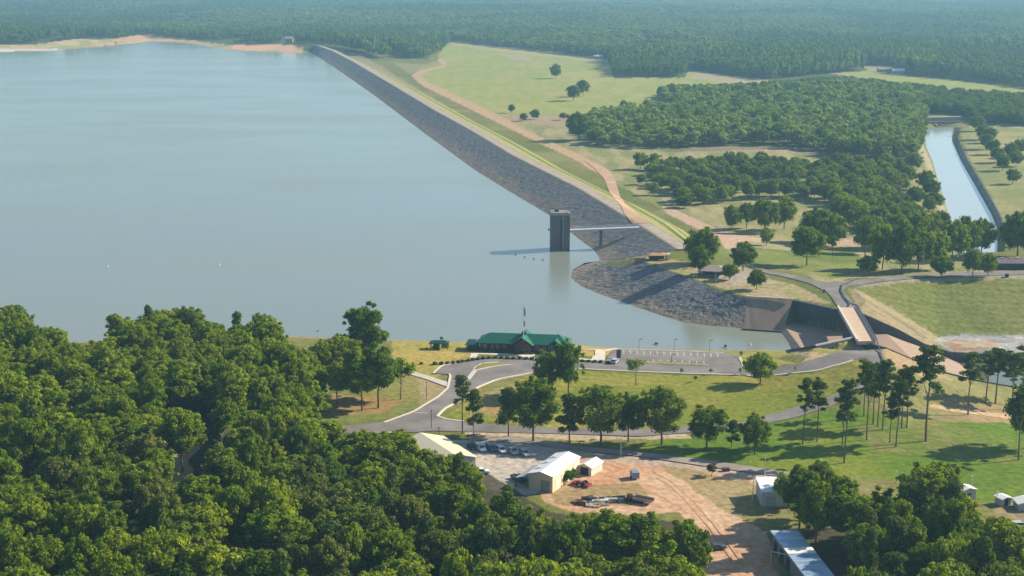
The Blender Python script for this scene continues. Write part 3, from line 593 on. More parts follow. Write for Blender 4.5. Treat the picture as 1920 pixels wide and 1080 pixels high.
for t in (.33, .66):
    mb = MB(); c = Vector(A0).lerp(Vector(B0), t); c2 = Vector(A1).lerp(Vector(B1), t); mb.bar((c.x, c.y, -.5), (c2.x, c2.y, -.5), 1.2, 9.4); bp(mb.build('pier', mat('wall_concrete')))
GR = mat('guard_rail_steel', (.10, .10, .11), rough=.6)
gl = [Vector(q)+Vector((0, 0, .0)) for q in at([1601, 1580, 1577, 1583, 1594], [528, 536, 546, 560, 572])]+[Vector(A1)+Vector((.25, 0, .3)), Vector(B1)+Vector((.25, 0, .3))]+[Vector(q) for q in at([1650, 1658], [662, 684])]
mb = MB()
for p, q in zip(gl[:-1], gl[1:]):
    mb.bar(p+Vector((0, 0, .45)), q+Vector((0, 0, .45)), .25, .45)
    nn_ = max(1, int((q-p).length/3))
    for k in range(nn_): c = p.lerp(q, k/nn_); mb.box((c.x, c.y, c.z+.35), (.2, .2, .8))
tag(mb.build('guard_rail', GR), 'dark guard rail curving along the road and over the spillway bridge', 'guard rail')
# ---------------------------------------------------------------- intake tower and its access bridge
yt = float(P(1050, 470, 0)[1]); TL, TR_ = PY(1030.5, 470, yt).x, PY(1068.5, 470, yt).x; TW = TR_-TL; TH = PY(1050, 402, yt).z
tw = thing('intake_tower', 'dark rectangular concrete intake tower standing in the lake beside the dam', 'tower', ((TL+TR_)/2, yt+TW*.42, 0))
TM = mat('tower_concrete', (.15, .145, .15), noise=.25, scale=-.45, rough=.9, stretch=(1, 1, .12)); TM2 = mat('tower_trim', (.30, .28, .27), noise=.2, scale=-.5); DKM = mat('dark_metal', (.05, .05, .055), rough=.5)
hw = TW/2; hd = TW*.42
mb = MB(); mb.box((0, 0, TH/2-2.5), (TW*.94, hd*2*.94, TH+4)); mb.build('shaft', TM, tw)
mb = MB(); mb.box((0, 0, TH-.1), (TW*1.04, hd*2.1, .9)); mb.box((0, 0, TH+.55), (TW*.9, hd*1.8, .5)); mb.build('roof_slab', TM2, tw)
for x in (-hw*.62, -hw*.05, hw*.32, hw*.93):
    mb = MB(); mb.box((x, -hd*.97, TH/2-1), (TW*.055, .5, TH)); mb.build('pilaster', TM2 if abs(x-hw*.32) < .1 else TM, tw)
mb = MB(); mb.box((hw*.14, -hd*.96, TH*.44), (TW*.12, .3, TH*.8)); mb.build('gate_slot', DKM, tw)
mb = MB(); mb.box((-hw*1.07, -hd*.3, TH*.55), (.9, 3, .3)); mb.box((-hw*1.12, -hd*.3, TH*.55+.6), (.1, 3, 1.0)); mb.build('balcony', DKM, tw)
mb = MB(); mb.box((0, -hd, TH*.74), (TW*.96, .35, .5)); mb.build('ledge', TM, tw)
mb = MB()
for sx in (-1, 1):
    for sy in (-1, 1): mb.tube((sx*hw*.95, sy*hd*.95, TH+.3), (sx*hw*.95, sy*hd*.95, TH+1.5), .07)
for sy in (-1, 1): mb.tube((-hw*.95, sy*hd*.95, TH+1.4), (hw*.95, sy*hd*.95, TH+1.4), .06)
for sx in (-1, 1): mb.tube((sx*hw*.95, -hd*.95, TH+1.4), (sx*hw*.95, hd*.95, TH+1.4), .06)
mb.box((-hw*.3, 0, TH+1.2), (2.2, 2.2, 1.3)); mb.build('roof_rail', DKM, tw)
zt = PY(1069, 432, yt+hd).z; ab0 = Vector((TR_, yt+hd, zt)); ab1 = Vector(P(1198, 427, 10.6))
ab = thing('access_bridge', 'slim pale footbridge from the intake tower to the dam crest', 'bridge', tuple(ab0))
def rel(o, par): o.parent = par; o.matrix_parent_inverse = Matrix.Translation(-par.location); return o
BR = mat('bridge_paint', (.55, .56, .58), rough=.6)
mb = MB(); mb.bar(ab0, ab1, 3.0, .45); rel(mb.build('deck', BR), ab)
mb = MB(); d_ = (ab1-ab0).normalized(); sdv = d_.cross(Vector((0, 0, 1)))*1.2
for s_ in (-1, 1): mb.bar(ab0+sdv*s_*.8-Vector((0, 0, .9)), ab1+sdv*s_*.8-Vector((0, 0, .9)), .35, .9)
rel(mb.build('girder', BR), ab)
for s_ in (-1, 1):
    mb = MB()
    for k in range(25): c = ab0.lerp(ab1, k/24)+sdv*s_*1.15; mb.tube(c+Vector((0, 0, .4)), c+Vector((0, 0, 1.5)), .05, n=5)
    for h_ in (.95, 1.5): mb.bar(ab0+sdv*s_*1.15+Vector((0, 0, h_)), ab1+sdv*s_*1.15+Vector((0, 0, h_)), .08, .08)
    rel(mb.build('railing', mat('rail_paint', (.70, .71, .73), rough=.5)), ab)
mb = MB(); c = ab0.lerp(ab1, .45); mb.box((c.x, c.y, c.z/2-1), (1.3, 3.2, c.z+1)); mb.box((c.x, c.y, c.z-.9), (1.8, 3.8, .7)); rel(mb.build('pier', mat('tower_concrete')), ab)
# small floats
BU = mat('buoy_white', (.75, .74, .72)); BD = mat('buoy_dark', (.06, .06, .07))
def buoy(px_, py_, m, label, grp):
    p = P(px_, py_, 0); mb = MB(); mb.tube((0, 0, -.3), (0, 0, .3), .4, .36, 10); mb.tube((0, 0, .3), (0, 0, .7), .3, .1, 10)
    o = mb.build('buoy', m); o.location = p; return tag(o, label, 'buoy', grp)
for x, y in ((967, 478), (984, 483), (1001, 486), (1018, 488)): buoy(x, y, BD, 'tiny dark float on the lake beside the intake tower', 'dark floats by the tower')
buoy(202, 500, BU, 'tiny white float out on the open lake above the highest treetops', None); buoy(411, 497, BU, 'small white float in the middle of the wide lake', None); buoy(1407, 647, mat('float_bright', (.85, .85, .82)), 'white float in the lake arm beside the parking place', None)
# ---------------------------------------------------------------- visitor building
ROOF = mat('green_roof', (.012, .115, .065), noise=.10, scale=1.2, rough=.45, spec=.4, stretch=(.1, 6, 1)); ROOFD = mat('dark_green_roof', (.012, .075, .06), rough=.5)
BRK = mat('maroon_brick', (.13, .05, .05), noise=.2, scale=3); GLS = mat('dark_glass', (.03, .04, .05), rough=.12, spec=.6); TRM = mat('cream_trim', (.55, .5, .42)); DGN = mat('dark_green_trim', (.015, .06, .05), rough=.5)
g0 = at1(984, 662); VW = 33.0; VD = 11.0
vc = thing('visitor_center', 'long maroon brick building with green hipped roof and gabled centre by the lake', 'building', (g0.x, g0.y+VD/2, g0.z), R(-8))
hwv = VW/2
mb = MB(); mb.box((0, 0, 1.5), (VW-1.6, VD-1.8, 3.4)); mb.box((0, -VD/2-.3, 1.5), (6, 2.6, 3.4)); mb.prism([(-3, 3.2), (3, 3.2), (0, 5.2)], -VD/2-1.6, -VD/2+1, 'y'); mb.build('wall', BRK, vc)
def hip(x0, x1, y0, y1, z0, h, inx, th=.25):
    m_ = MB(); ym = (y0+y1)/2; v_ = [(x0, y0, z0), (x1, y0, z0), (x1, y1, z0), (x0, y1, z0), (x0+inx, ym, z0+h), (x1-inx, ym, z0+h)]
    v_ += [(x, y, z-th) for x, y, z in v_[:4]]
    return m_.add(v_, [(0, 1, 5, 4), (1, 2, 5), (2, 3, 4, 5), (3, 0, 4), (9, 8, 7, 6), (6, 7, 1, 0), (7, 8, 2, 1), (8, 9, 3, 2), (9, 6, 0, 3)])
rf = hip(-hwv-.3, hwv+.3, -VD/2, VD/2, 3.3, 2.6, 4.2).build('roof', ROOF, vc)
def gable_roof(xc, wd, y0, y1, z0, h, th=.2):
    m_ = MB(); a_ = wd/2
    v_ = [(xc-a_, y0, z0), (xc, y0, z0+h), (xc+a_, y0, z0), (xc-a_, y1, z0), (xc, y1, z0+h), (xc+a_, y1, z0)]; v_ += [(x, y, z-th) for x, y, z in v_]
    return m_.add(v_, [(0, 1, 4, 3), (1, 2, 5, 4), (6, 9, 10, 7), (7, 10, 11, 8), (0, 6, 7, 1), (1, 7, 8, 2), (3, 4, 10, 9), (4, 5, 11, 10), (0, 3, 9, 6), (2, 8, 11, 5)])
gable_roof(0, 8.2, -VD/2-2.2, VD/2, 3.25, 2.95).build('gable_roof', ROOF, vc)
gable_roof(hwv-4.6, 5.4, -VD/2-1.0, VD/2-1, 3.3, 1.9).build('gable_roof', ROOF, vc)
mb = MB(); mb.box((0, -1, 6.2), (1.4, 1.4, .8)); mb.prism([(-1, 6.6), (1, 6.6), (0, 7.2)], -2.1, .1, 'y'); mb.build('cupola', ROOFD, vc)
for k, x in enumerate((-14, -11.6, -9.2, -6.8, 5.2, 7.6, 10.0, 13.4)):
    wn_ = MB().box((x, -VD/2+.86, 1.7), (1.3, .12, 1.5)).build('window', TRM, vc); MB().box((x, -VD/2+.78, 1.7), (1.0, .1, 1.2)).build('pane', GLS, wn_)
dr = MB().box((0, -VD/2-1.64, 1.2), (2.0, .12, 2.3)).build('door', GLS, vc)
for x in (-15.5, -12, -8.5, -4.2, 4.2, 8.5, 12, 15.5): MB().box((x, -VD/2-.0, 1.6), (.25, .25, 3.2)).build('porch_post', DGN, vc)
pc = hip(-hwv-4.6, -hwv+.2, -VD/2-.5, VD/2-3, 2.5, 1.1, 1.6).build('porch_roof', ROOFD, vc)
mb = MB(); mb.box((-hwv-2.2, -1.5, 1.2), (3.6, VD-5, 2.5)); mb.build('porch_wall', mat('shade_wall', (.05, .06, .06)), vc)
hed = MB()
for k in range(60):
    t = k/59; x = -hwv+1+t*(VW-2); hed.box((x, -VD/2-1.4+random.uniform(-.3, .3)+(-1.6 if abs(x) < 4 else 0), .4), (random.uniform(.6, 1.1),)*3, random.random()*3, .7)
hd_ = hed.build('hedge', mat('hedge_leaf', (.025, .05, .018), noise=.3, scale=2)); hd_.location = vc.location; hd_.rotation_euler = vc.rotation_euler
tag(hd_, 'low dark hedge along the front of the green roofed building', 'hedge')
# flagpole
g = at1(981.5, 663.5); fp = thing('flagpole', 'tall white flagpole with hanging flags in front of the green roofed building', 'flagpole', tuple(g)); PH = PY(982, 574, g.y).z-g.z
MB().tube((0, 0, 0), (0, 0, PH), .16, .09, 8).build('pole', mat('pole_white', (.72, .72, .72), rough=.4), fp)
MB().tube((0, 0, PH), (0, 0, PH+.25), .16, .16, 8).build('finial', mat('gold', (.6, .45, .12), rough=.3, metal=1), fp)
def drape(z1, ht, wd, cols, nm):
    v_, f_ = [], []; nx, nz = 9, 14
    for j in range(nz+1):
        for i in range(nx+1):
            t = i/nx; sag = t*wd*.55; v_.append((.12+t*wd*.42, .22*math.sin(t*9+j*.25)*t, z1-ht*j/nz-sag*(.4+.6*t)))
    for j in range(nz):
        for i in range(nx): a = j*(nx+1)+i; f_.append((a, a+1, a+nx+2, a+nx+1))
    o = mesh_np(nm, v_, f_, None, fp)
    for c in cols: o.data.materials.append(c)
    for q in o.data.polygons:
        j, i = divmod(q.index, nx); q.material_index = (2 if (j < 7 and i < 4 and len(cols) > 2) else (j % 2 if len(cols) > 1 else 0))
    return o
FR, FW, FB = mat('flag_red', (.45, .04, .05)), mat('flag_white', (.75, .75, .75)), mat('flag_blue', (.03, .05, .2))
drape(PH-.4, 3.2, 1.5, [FR, FW, FB], 'flag'); drape(PH-5.0, 2.2, 1.1, [FW, FR], 'flag')
# little green kiosk
g = at1(824, 654); ks = thing('lake_shelter', 'small dark green roofed open shelter on the dry grass by the water', 'shelter', tuple(g), R(-4))
hip(-3.6, 3.6, -2, 2, 2.5, .8, 1.6).build('roof', ROOFD, ks);
for x in (-3.2, 0, 3.2):
    for y in (-1.7, 1.7): MB().box((x, y, 1.2), (.22, .22, 2.5)).build('post', DGN, ks)
MB().box((-1.2, .3, .9), (2.2, 1.2, 1.7)).build('panel', mat('panel_green', (.03, .16, .08)), ks); MB().box((1.7, .8, 1.1), (2.2, .3, 1.8)).build('sign_board', mat('sign_red', (.3, .12, .10)), ks)
SHB = mat('dark_shrub_leaf', (.018, .032, .012), noise=.4, scale=3)
def lump(name, r, m, seed, squash=.8, n=2, rough=.25):
    import bmesh
    bm = bmesh.new(); bmesh.ops.create_icosphere(bm, subdivisions=n, radius=r); rr = random.Random(seed)
    for v_ in bm.verts: v_.co *= 1+rr.uniform(-rough, rough); v_.co.z = v_.co.z*squash+r*squash*.75
    me_ = bpy.data.meshes.new(name); bm.to_mesh(me_); bm.free(); me_.materials.append(m)
    o = bpy.data.objects.new(name, me_); COL.objects.link(o); return o
dots = [(380, 490), (430, 487), (475, 487), (517, 483), (560, 478), (590, 472), (630, 467), (668, 460), (703, 455), (745, 450), (790, 446), (835, 445), (880, 446), (925, 448), (970, 450), (1020, 450), (1065, 452), (1110, 455), (1150, 460), (1490, 470), (1535, 472), (1580, 475), (1625, 478), (1680, 483)]
ps = at([720+x/4 for x, y in dots], [561.5+y/4 for x, y in dots]); first = None
for i, p in enumerate(ps):
    if first is None: o = first = lump('shrub', .85, SHB, 5, .7)
    else: o = first.copy(); COL.objects.link(o)
    o.location = p; o.rotation_euler.z = i*1.3
    tag(o, 'round dark clipped shrub in the row along the kerb before the green roofed building', 'shrub', 'clipped shrubs along the kerb')
for x, y, r_ in ((790, 683, .8), (816, 683, .9), (812, 652, .6), (800, 654, .5)):
    o = first.copy(); COL.objects.link(o); o.location = at1(x, y); o.scale = (r_,)*3; tag(o, 'low dark bush on the dry grass around the small green shelter', 'shrub', 'bushes by the small shelter')
# ---------------------------------------------------------------- shelters on the abutment
g = at1(1232, 487); s1 = thing('picnic_shelter', 'open shelter with orange brown roof and dark inside above the rocks', 'shelter', tuple(g), R(4))
OR = mat('orange_roof', (.42, .22, .11), noise=.15, scale=1); hip(-4.5, 4, -3, 3.5, 2.5, .7, 2).build('roof', OR, s1)
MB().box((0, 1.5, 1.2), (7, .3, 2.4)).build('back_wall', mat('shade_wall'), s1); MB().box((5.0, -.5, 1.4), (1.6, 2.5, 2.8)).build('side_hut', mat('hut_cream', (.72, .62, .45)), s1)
MB().box((-8, -1, .7), (5, 1.0, 1.4)).build('low_wall', mat('pink_wall', (.40, .27, .22)), s1)
for x in (-4, 0, 3.6): MB().box((x, -2.6, 1.2), (.25, .25, 2.5)).build('post', mat('dark_metal'), s1)
g = at1(1337, 517); s2 = thing('picnic_pavilion', 'large open pavilion with pale grey roof between the shade trees above the rocks', 'shelter', tuple(g), R(-14))
hip(-6.2, 6.2, -4.5, 5.5, 2.8, 1.9, 4.2).build('roof', mat('grey_roof', (.33, .27, .24), noise=.12, scale=1), s2)
for x in (-5.5, 0, 5.5):
    for y in (-4, 5): MB().box((x, y, 1.3), (.3, .3, 2.7)).build('post', mat('dark_metal'), s2)
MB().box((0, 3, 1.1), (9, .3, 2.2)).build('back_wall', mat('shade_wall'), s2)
def table(px_, py_, m, lab):
    p = at1(px_, py_); t = thing('picnic_table', lab, 'table', tuple(p), .3)
    MB().box((0, 0, .75), (1.9, .8, .08)).build('tabletop', m, t); mb = MB(); mb.box((0, -.75, .45), (1.9, .3, .06)); mb.box((0, .75, .45), (1.9, .3, .06)); mb.build('bench', m, t)
    mb = MB(); mb.box((-.7, 0, .36), (.1, 1.6, .72)); mb.box((.7, 0, .36), (.1, 1.6, .72)); mb.build('leg', m, t); return t
CRM = mat('cream_paint', (.75, .70, .58)); table(1303, 519, CRM, 'cream picnic table under the double crowned shade tree above the rocks')
table(1345, 527, mat('pale_green_paint', (.55, .66, .58)), 'pale green picnic table in front of the grey roofed pavilion')
g = at1(1342, 524); MB().tube((0, 0, 0), (0, 0, 4.4), .12, .1).build('lamp_post', mat('pole_white')).location = g; tag(bpy.data.objects['lamp_post'], 'short white post beside the pale green picnic table', 'post')
# maroon roofed building at the edge of the park
g = at1(1905, 506); mbd = thing('park_building', 'long low maroon roofed building with white skylights behind the far road', 'building', tuple(g), R(-2))
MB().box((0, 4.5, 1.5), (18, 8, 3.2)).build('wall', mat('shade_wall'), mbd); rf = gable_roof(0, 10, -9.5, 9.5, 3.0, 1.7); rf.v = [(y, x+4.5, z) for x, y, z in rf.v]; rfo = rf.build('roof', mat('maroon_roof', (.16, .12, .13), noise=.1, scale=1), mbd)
for x in (-5.2, -1.5, 1.6): MB().box((x, 4.2, 4.72), (1.6, .8, .12)).build('skylight', WHT, rfo)
# outlet weir over the far end of the channel
a = P(1714, 226, -5.5); b = P(1801, 224, -5.5); ow = thing('channel_weir', 'grey concrete weir and walkway across the far end of the straight channel', 'weir', tuple((a+b)/2))
mb = MB(); mb.bar(Vector(a)-Vector((0, 0, 4)), Vector(b)-Vector((0, 0, 4)), 2, 6.5); rel(mb.build('headwall', mat('tower_trim')), ow)
mb = MB(); mb.bar(P(1712, 232, -8), P(1800, 231, -8), 3, 2); rel(mb.build('lower_step', mat('brown_step', (.22, .17, .13), noise=.2, scale=-.3)), ow)
mb = MB(); mb.bar(Vector(a)+Vector((0, 0, 2.5)), Vector(b)+Vector((0, 0, 2.5)), 3, .5); rel(mb.build('walkway', mat('parapet_concrete')), ow)

# haul road climbing the dam
from mathutils.bvhtree import BVHTree
_v, _f = [], []
for ch in list(dam.children)+[ground]:
    k = len(_v)
    if ch is ground: continue
    _v += [tuple(v.co) for v in ch.data.vertices]; _f += [tuple(k+i for i in p.vertices) for p in ch.data.polygons]
DBV = BVHTree.FromPolygons(_v, _f)
def surf(x, y):
    h = DBV.ray_cast(Vector((x, y, 80)), Vector((0, 0, -1)))[0]; g = float(height(x, y)[0]); return max(g, h.z) if h else g
def surf_at(px, py):
    z = 0.
    for _ in range(14): p = P(px, py, z); z = .4*z+.6*surf(p[0], p[1])
    return np.array([*P(px, py, z)[:2], z])
def drape(name, pts, wds, m, dz=.2, k=6, nseg=60):
    c_, _ = resample(np.array([surf_at(*p)[:2] for p in pts]), nseg); d = np.gradient(c_, axis=0); d /= np.linalg.norm(d, axis=1)[:, None]; nr = np.stack([-d[:, 1], d[:, 0]], -1)
    ww = np.interp(np.linspace(0, 1, nseg), np.linspace(0, 1, len(wds)), wds)[:, None]; v = []
    for j in range(k+1):
        q = c_+nr*ww*(j/k-.5); v += [(x, y, surf(x, y)+dz) for x, y in q]
    f = [(j*nseg+i+nseg, j*nseg+i, j*nseg+i+1, j*nseg+i+1+nseg) for j in range(k) for i in range(nseg-1)]
    o = mesh_np(name, v, f, m); o['kind'] = 'structure'; return o
DRT = mat('haul_dirt', (.44, .28, .17), noise=.2, scale=-.15, rough=.95)
drape('dirt_road', [(1104, 302), (1128, 318), (1142, 334), (1150, 356), (1164, 380), (1184, 402), (1202, 419)], [6, 9, 7, 6, 6, 7, 8], DRT)

TRK = mat('tyre_rut', (.49, .29, .16), noise=.3, scale=-.3, rough=.95)
for q in ([(1225, 885), (1262, 905), (1300, 940), (1340, 985), (1395, 1060)], [(1230, 896), (1253, 908), (1290, 944), (1330, 990), (1383, 1065)], [(1030, 925), (1090, 916), (1160, 912), (1230, 925), (1280, 955)]):
    ribbon('tyre_track', q, .4, TRK, dz=.07, step=2)
# ---------------------------------------------------------------- trees
def leaf_mat(name, a, b, trans=.3):
    m = bpy.data.materials.new(name); m.use_nodes = True; n, l = m.node_tree.nodes, m.node_tree.links; n.remove(n['Principled BSDF'])
    oi = n.new('ShaderNodeObjectInfo'); at_ = n.new('ShaderNodeAttribute'); at_.attribute_name = 'col'
    mx = n.new('ShaderNodeMix'); mx.data_type = 'RGBA'; mx.inputs[6].default_value = (*a, 1); mx.inputs[7].default_value = (*b, 1)
    sp = n.new('ShaderNodeSeparateColor'); l.new(at_.outputs['Color'], sp.inputs[0])
    ad = n.new('ShaderNodeMath'); ad.operation = 'MULTIPLY_ADD'; ad.inputs[1].default_value = .6; l.new(oi.outputs['Random'], ad.inputs[0])
    ml = n.new('ShaderNodeMath'); ml.operation = 'MULTIPLY'; ml.inputs[1].default_value = .4; l.new(sp.outputs[0], ml.inputs[0]); l.new(ml.outputs[0], ad.inputs[2])
    l.new(ad.outputs[0], mx.inputs[0])
    vm = n.new('ShaderNodeVectorMath'); vm.operation = 'SCALE'; l.new(mx.outputs[2], vm.inputs[0]); l.new(sp.outputs[1], vm.inputs['Scale'])
    d = n.new('ShaderNodeBsdfDiffuse'); l.new(vm.outputs[0], d.inputs[0])
    t = n.new('ShaderNodeBsdfTranslucent'); v2 = n.new('ShaderNodeVectorMath'); v2.operation = 'MULTIPLY'; l.new(vm.outputs[0], v2.inputs[0]); v2.inputs[1].default_value = (1.25, 1.35, .5); l.new(v2.outputs[0], t.inputs[0])
    ms = n.new('ShaderNodeMixShader'); ms.inputs[0].default_value = trans; l.new(d.outputs[0], ms.inputs[1]); l.new(t.outputs[0], ms.inputs[2])
    l.new(ms.outputs[0], n['Material Output'].inputs[0]); return m
LB = leaf_mat('broad_leaves', (.105, .175, .010), (.27, .315, .025), .4); LD = leaf_mat('dark_leaves', (.08, .14, .012), (.20, .255, .028), .4)
LL = leaf_mat('light_leaves', (.16, .25, .035), (.31, .36, .065)); LP = leaf_mat('pine_needles', (.065, .11, .02), (.13, .17, .035), .3); LO = leaf_mat('olive_leaves', (.11, .145, .025), (.20, .215, .045), .35); LY = leaf_mat('lime_leaves', (.20, .28, .02), (.28, .34, .03), .4)
LF2 = leaf_mat('far_bright_leaves', (.13, .20, .04), (.25, .29, .07), .3); LF = leaf_mat('far_leaves', (.065, .13, .03), (.17, .23, .055), .3); BK = mat('bark', (.13, .10, .075), noise=.3, scale=2); BKP = mat('pine_bark', (.17, .11, .08), noise=.3, scale=2)
import bmesh
def ico(n):
    bm = bmesh.new(); bmesh.ops.create_icosphere(bm, subdivisions=n, radius=1); v = np.array([q.co[:] for q in bm.verts]); f = np.array([[a.index for a in p.verts] for p in bm.faces]); bm.free(); return v, f
ICO = {n: ico(n) for n in (1, 2)}
def crown(name, lobes, m, leaves, ls, rs, sub=2, core=.8):
    """lobes: (x, y, z, rx, rz).  Solid clumps skinned with leaf-sized faces."""
    V, F, Cc = [], [], []; k = 0; iv, if_ = ICO[sub]
    for (x, y, z, rx, rz) in lobes:
        d = 1+(rs.random(len(iv))-.5)*.5
        v = iv*d[:, None]*np.array([rx, rx, rz])*core+np.array([x, y, z]); V.append(v); F += [tuple(q+k) for q in if_.tolist() for q in [np.array(q)]]
        c = np.ones((len(v), 3)); c[:, 0] = rs.random(); c[:, 1] = .85; Cc.append(c); k += len(v)
    tot = sum(l[3]**2 for l in lobes)
    for (x, y, z, rx, rz) in lobes:
        n = int(leaves*rx*rx/tot); lr = rs.random()
        dr = rs.normal(size=(n, 3)); dr[:, 2] += .25; dr /= np.linalg.norm(dr, axis=1)[:, None]
        p = dr*np.array([rx, rx, rz])*(rs.uniform(.72, 1.35, n))[:, None]+np.array([x, y, z])
        nm = dr+rs.normal(size=(n, 3))*.45; nm /= np.linalg.norm(nm, axis=1)[:, None]
        t = np.cross(nm, rs.normal(size=(n, 3))); t /= np.linalg.norm(t, axis=1)[:, None]; b = np.cross(nm, t)
        s = ls*rs.uniform(.6, 1.3, n)[:, None]
        q = np.stack([p-t*s*.5-b*s*.35, p+t*s*.5-b*s*.45, p+t*s*.35+b*s*.5, p-t*s*.45+b*s*.4], 1); V.append(q.reshape(-1, 3))
        F += [tuple(range(k+4*i, k+4*i+4)) for i in range(n)]
        c = np.ones((n, 4, 3)); c[..., 0] = np.clip(lr+rs.normal(size=(n, 1))*.25, 0, 1); c[..., 1] = rs.uniform(.6, 1.5, (n, 1)); Cc.append(c.reshape(-1, 3)); k += 4*n
    return np.vstack(V), F, np.vstack(Cc), m
def broad_lobes(rs, H, R_, base, n, q=1.0):
    L = []; zc = (H+base)/2; hz_ = (H-base)/2
    for i in range(n):
        th = rs.uniform(0, 2*math.pi); cz = rs.uniform(-.85, .95); rr = math.sqrt(max(0, 1-cz*cz))*rs.uniform(.5, .92)
        if cz < 0: rr *= 1+.12*cz
        r = R_*rs.uniform(.22, .40)*q; L.append((R_*rr*math.cos(th), R_*rr*math.sin(th), zc+hz_*cz*.78, r, r*rs.uniform(.7, .95)))
    for i in range(n//3):
        th = rs.uniform(0, 2*math.pi); cz = rs.uniform(-.7, 1.05); rr = math.sqrt(max(0, 1.1-cz*cz))*rs.uniform(.9, 1.12); r = R_*rs.uniform(.09, .17)
        L.append((R_*rr*math.cos(th), R_*rr*math.sin(th), zc+hz_*cz*.95, r, r*rs.uniform(.7, 1.2)))
    L.append((0, 0, zc, R_*.5, hz_*.65)); return L
def trunk_mesh(H, r, rs, limbs, top, R_, mt, lean=0):
    mb = MB(); pts = [Vector((0, 0, -1))]
    for k in range(1, 6): t = k/5; pts.append(Vector((lean*t*H+rs.uniform(-.12, .12), rs.uniform(-.12, .12), t*top)))
    for a_, b_, k in zip(pts[:-1], pts[1:], range(5)): mb.tube(a_, b_, r*(1-k*.15), r*(1-(k+1)*.15), 7)
    for i in range(limbs):
        th = i*2.4+rs.uniform(-.4, .4); z0 = top*rs.uniform(.45, .95); p = Vector((lean*z0/top*H, 0, z0))
        mb.tube(p, p+Vector((math.cos(th)*R_*.6, math.sin(th)*R_*.6, rs.uniform(.15, .35)*(H-top*.5))), r*.35, r*.12, 5)
    return mb
def proto(kind, seed):
    rs = np.random.default_rng(seed)
    if kind == 'broad':
        H, R_ = 16, 6.0; cd = crown('crown', broad_lobes(rs, H, R_, 4.5, 48, .72), LB, 8000, .46, rs, core=.7); tk = trunk_mesh(H, .32, rs, 6, 9, R_, BK)
    elif kind == 'tallbroad':
        H, R_ = 19, 4.6; cd = crown('crown', broad_lobes(rs, H, R_, 5, 44, .76), LB, 7500, .44, rs, core=.7); tk = trunk_mesh(H, .3, rs, 6, 11, R_, BK)
    elif kind == 'shade':
        H, R_ = 11, 5.4; cd = crown('crown', broad_lobes(rs, H, R_, 1.7, 40, .8), LD, 5000, .44, rs, core=.72); tk = trunk_mesh(H, .28, rs, 6, 6, R_, BK)
    elif kind == 'lane':
        H, R_ = 16, 5.4; cd = crown('crown', broad_lobes(rs, H, R_, 2.4, 46, .72), LD, 7000, .42, rs, core=.66); tk = trunk_mesh(H, .3, rs, 6, 9, R_, BK)
    elif kind == 'pine':
        H, R_ = 22, 3.4; L = []
        for i in range(40):
            t = rs.uniform(0, 1); th = rs.uniform(0, 6.28); rr = R_*(1-t*.6)*rs.uniform(.1, 1.05); r = rs.uniform(.5, 1.05)
            L.append((rr*math.cos(th), rr*math.sin(th), H*(.54+.45*t), r, r*.6))
        cd = crown('crown', L, LP, 2600, .42, rs, sub=1, core=.6); tk = trunk_mesh(H, .24, rs, 9, H*.93, 3.0, BKP, lean=rs.uniform(-.02, .02))
    elif kind == 'bushypine':
        H, R_ = 16, 4.2; L = []
        for i in range(34):
            t = rs.uniform(0, 1); th = rs.uniform(0, 6.28); rr = R_*(1-t*.75)*rs.uniform(.2, .95); r = rs.uniform(.8, 1.5)
            L.append((rr*math.cos(th), rr*math.sin(th), H*(.28+.68*t), r, r*.62))
        cd = crown('crown', L, LP, 3200, .5, rs, sub=1, core=.75); tk = trunk_mesh(H, .24, rs, 9, H*.9, 3.4, BKP)
    elif kind == 'sapling':
        H, R_ = 4, 1.2; cd = crown('crown', broad_lobes(rs, H, R_, 1.4, 7), LL, 260, .35, rs, sub=1, core=.6); tk = trunk_mesh(H, .07, rs, 3, 2.6, R_, BK)
    elif kind == 'thin':
        H, R_ = 11, 3.0; cd = crown('crown', broad_lobes(rs, H, R_, 5.0, 13), LB, 800, .5, rs, sub=1, core=.45); tk = trunk_mesh(H, .17, rs, 9, 8.5, R_, BK)
    elif kind == 'far':
        H, R_ = 16, 5.5; cd = crown('crown', broad_lobes(rs, H, R_, 2, 7), LF if (seed-100)//7 < 5 else LF2, 160, 1.5, rs, sub=1, core=.95); tk = None
    elif kind == 'farlight':
        H, R_ = 14, 4.6; cd = crown('crown', broad_lobes(rs, H, R_, 2, 9), LL, 420, .9, rs, sub=1, core=.9); tk = trunk_mesh(H, .3, rs, 2, 6, R_, BK)
    v, f, c, m = cd
    me_ = bpy.data.meshes.new('crown'); me_.from_pydata(v.tolist(), [], f); a = me_.color_attributes.new('col', 'FLOAT_COLOR', 'POINT'); c4 = np.ones((len(v), 4)); c4[:, :3] = c
    a.data.foreach_set('color', c4.ravel().astype(np.float32)); me_.materials.append(m); me_.update()
    tm = None
    if tk: tm = bpy.data.meshes.new('trunk'); tm.from_pydata(tk.v, [], tk.f); tm.materials.append(BKP if 'pine' in kind else BK)
    return me_, tm, H, R_
PR = {k: [proto(k, 100+i*7+len(k)) for i in range(n)] for k, n in (('broad', 5), ('tallbroad', 4), ('lane', 4), ('shade', 5), ('pine', 5), ('bushypine', 3), ('sapling', 2), ('thin', 2), ('far', 10), ('farlight', 4))}
MV = {}
def recol(me_, m):
    key = (me_.name, m.name)
    if key not in MV: c = me_.copy(); c.materials.clear(); c.materials.append(m); MV[key] = c
    return MV[key]
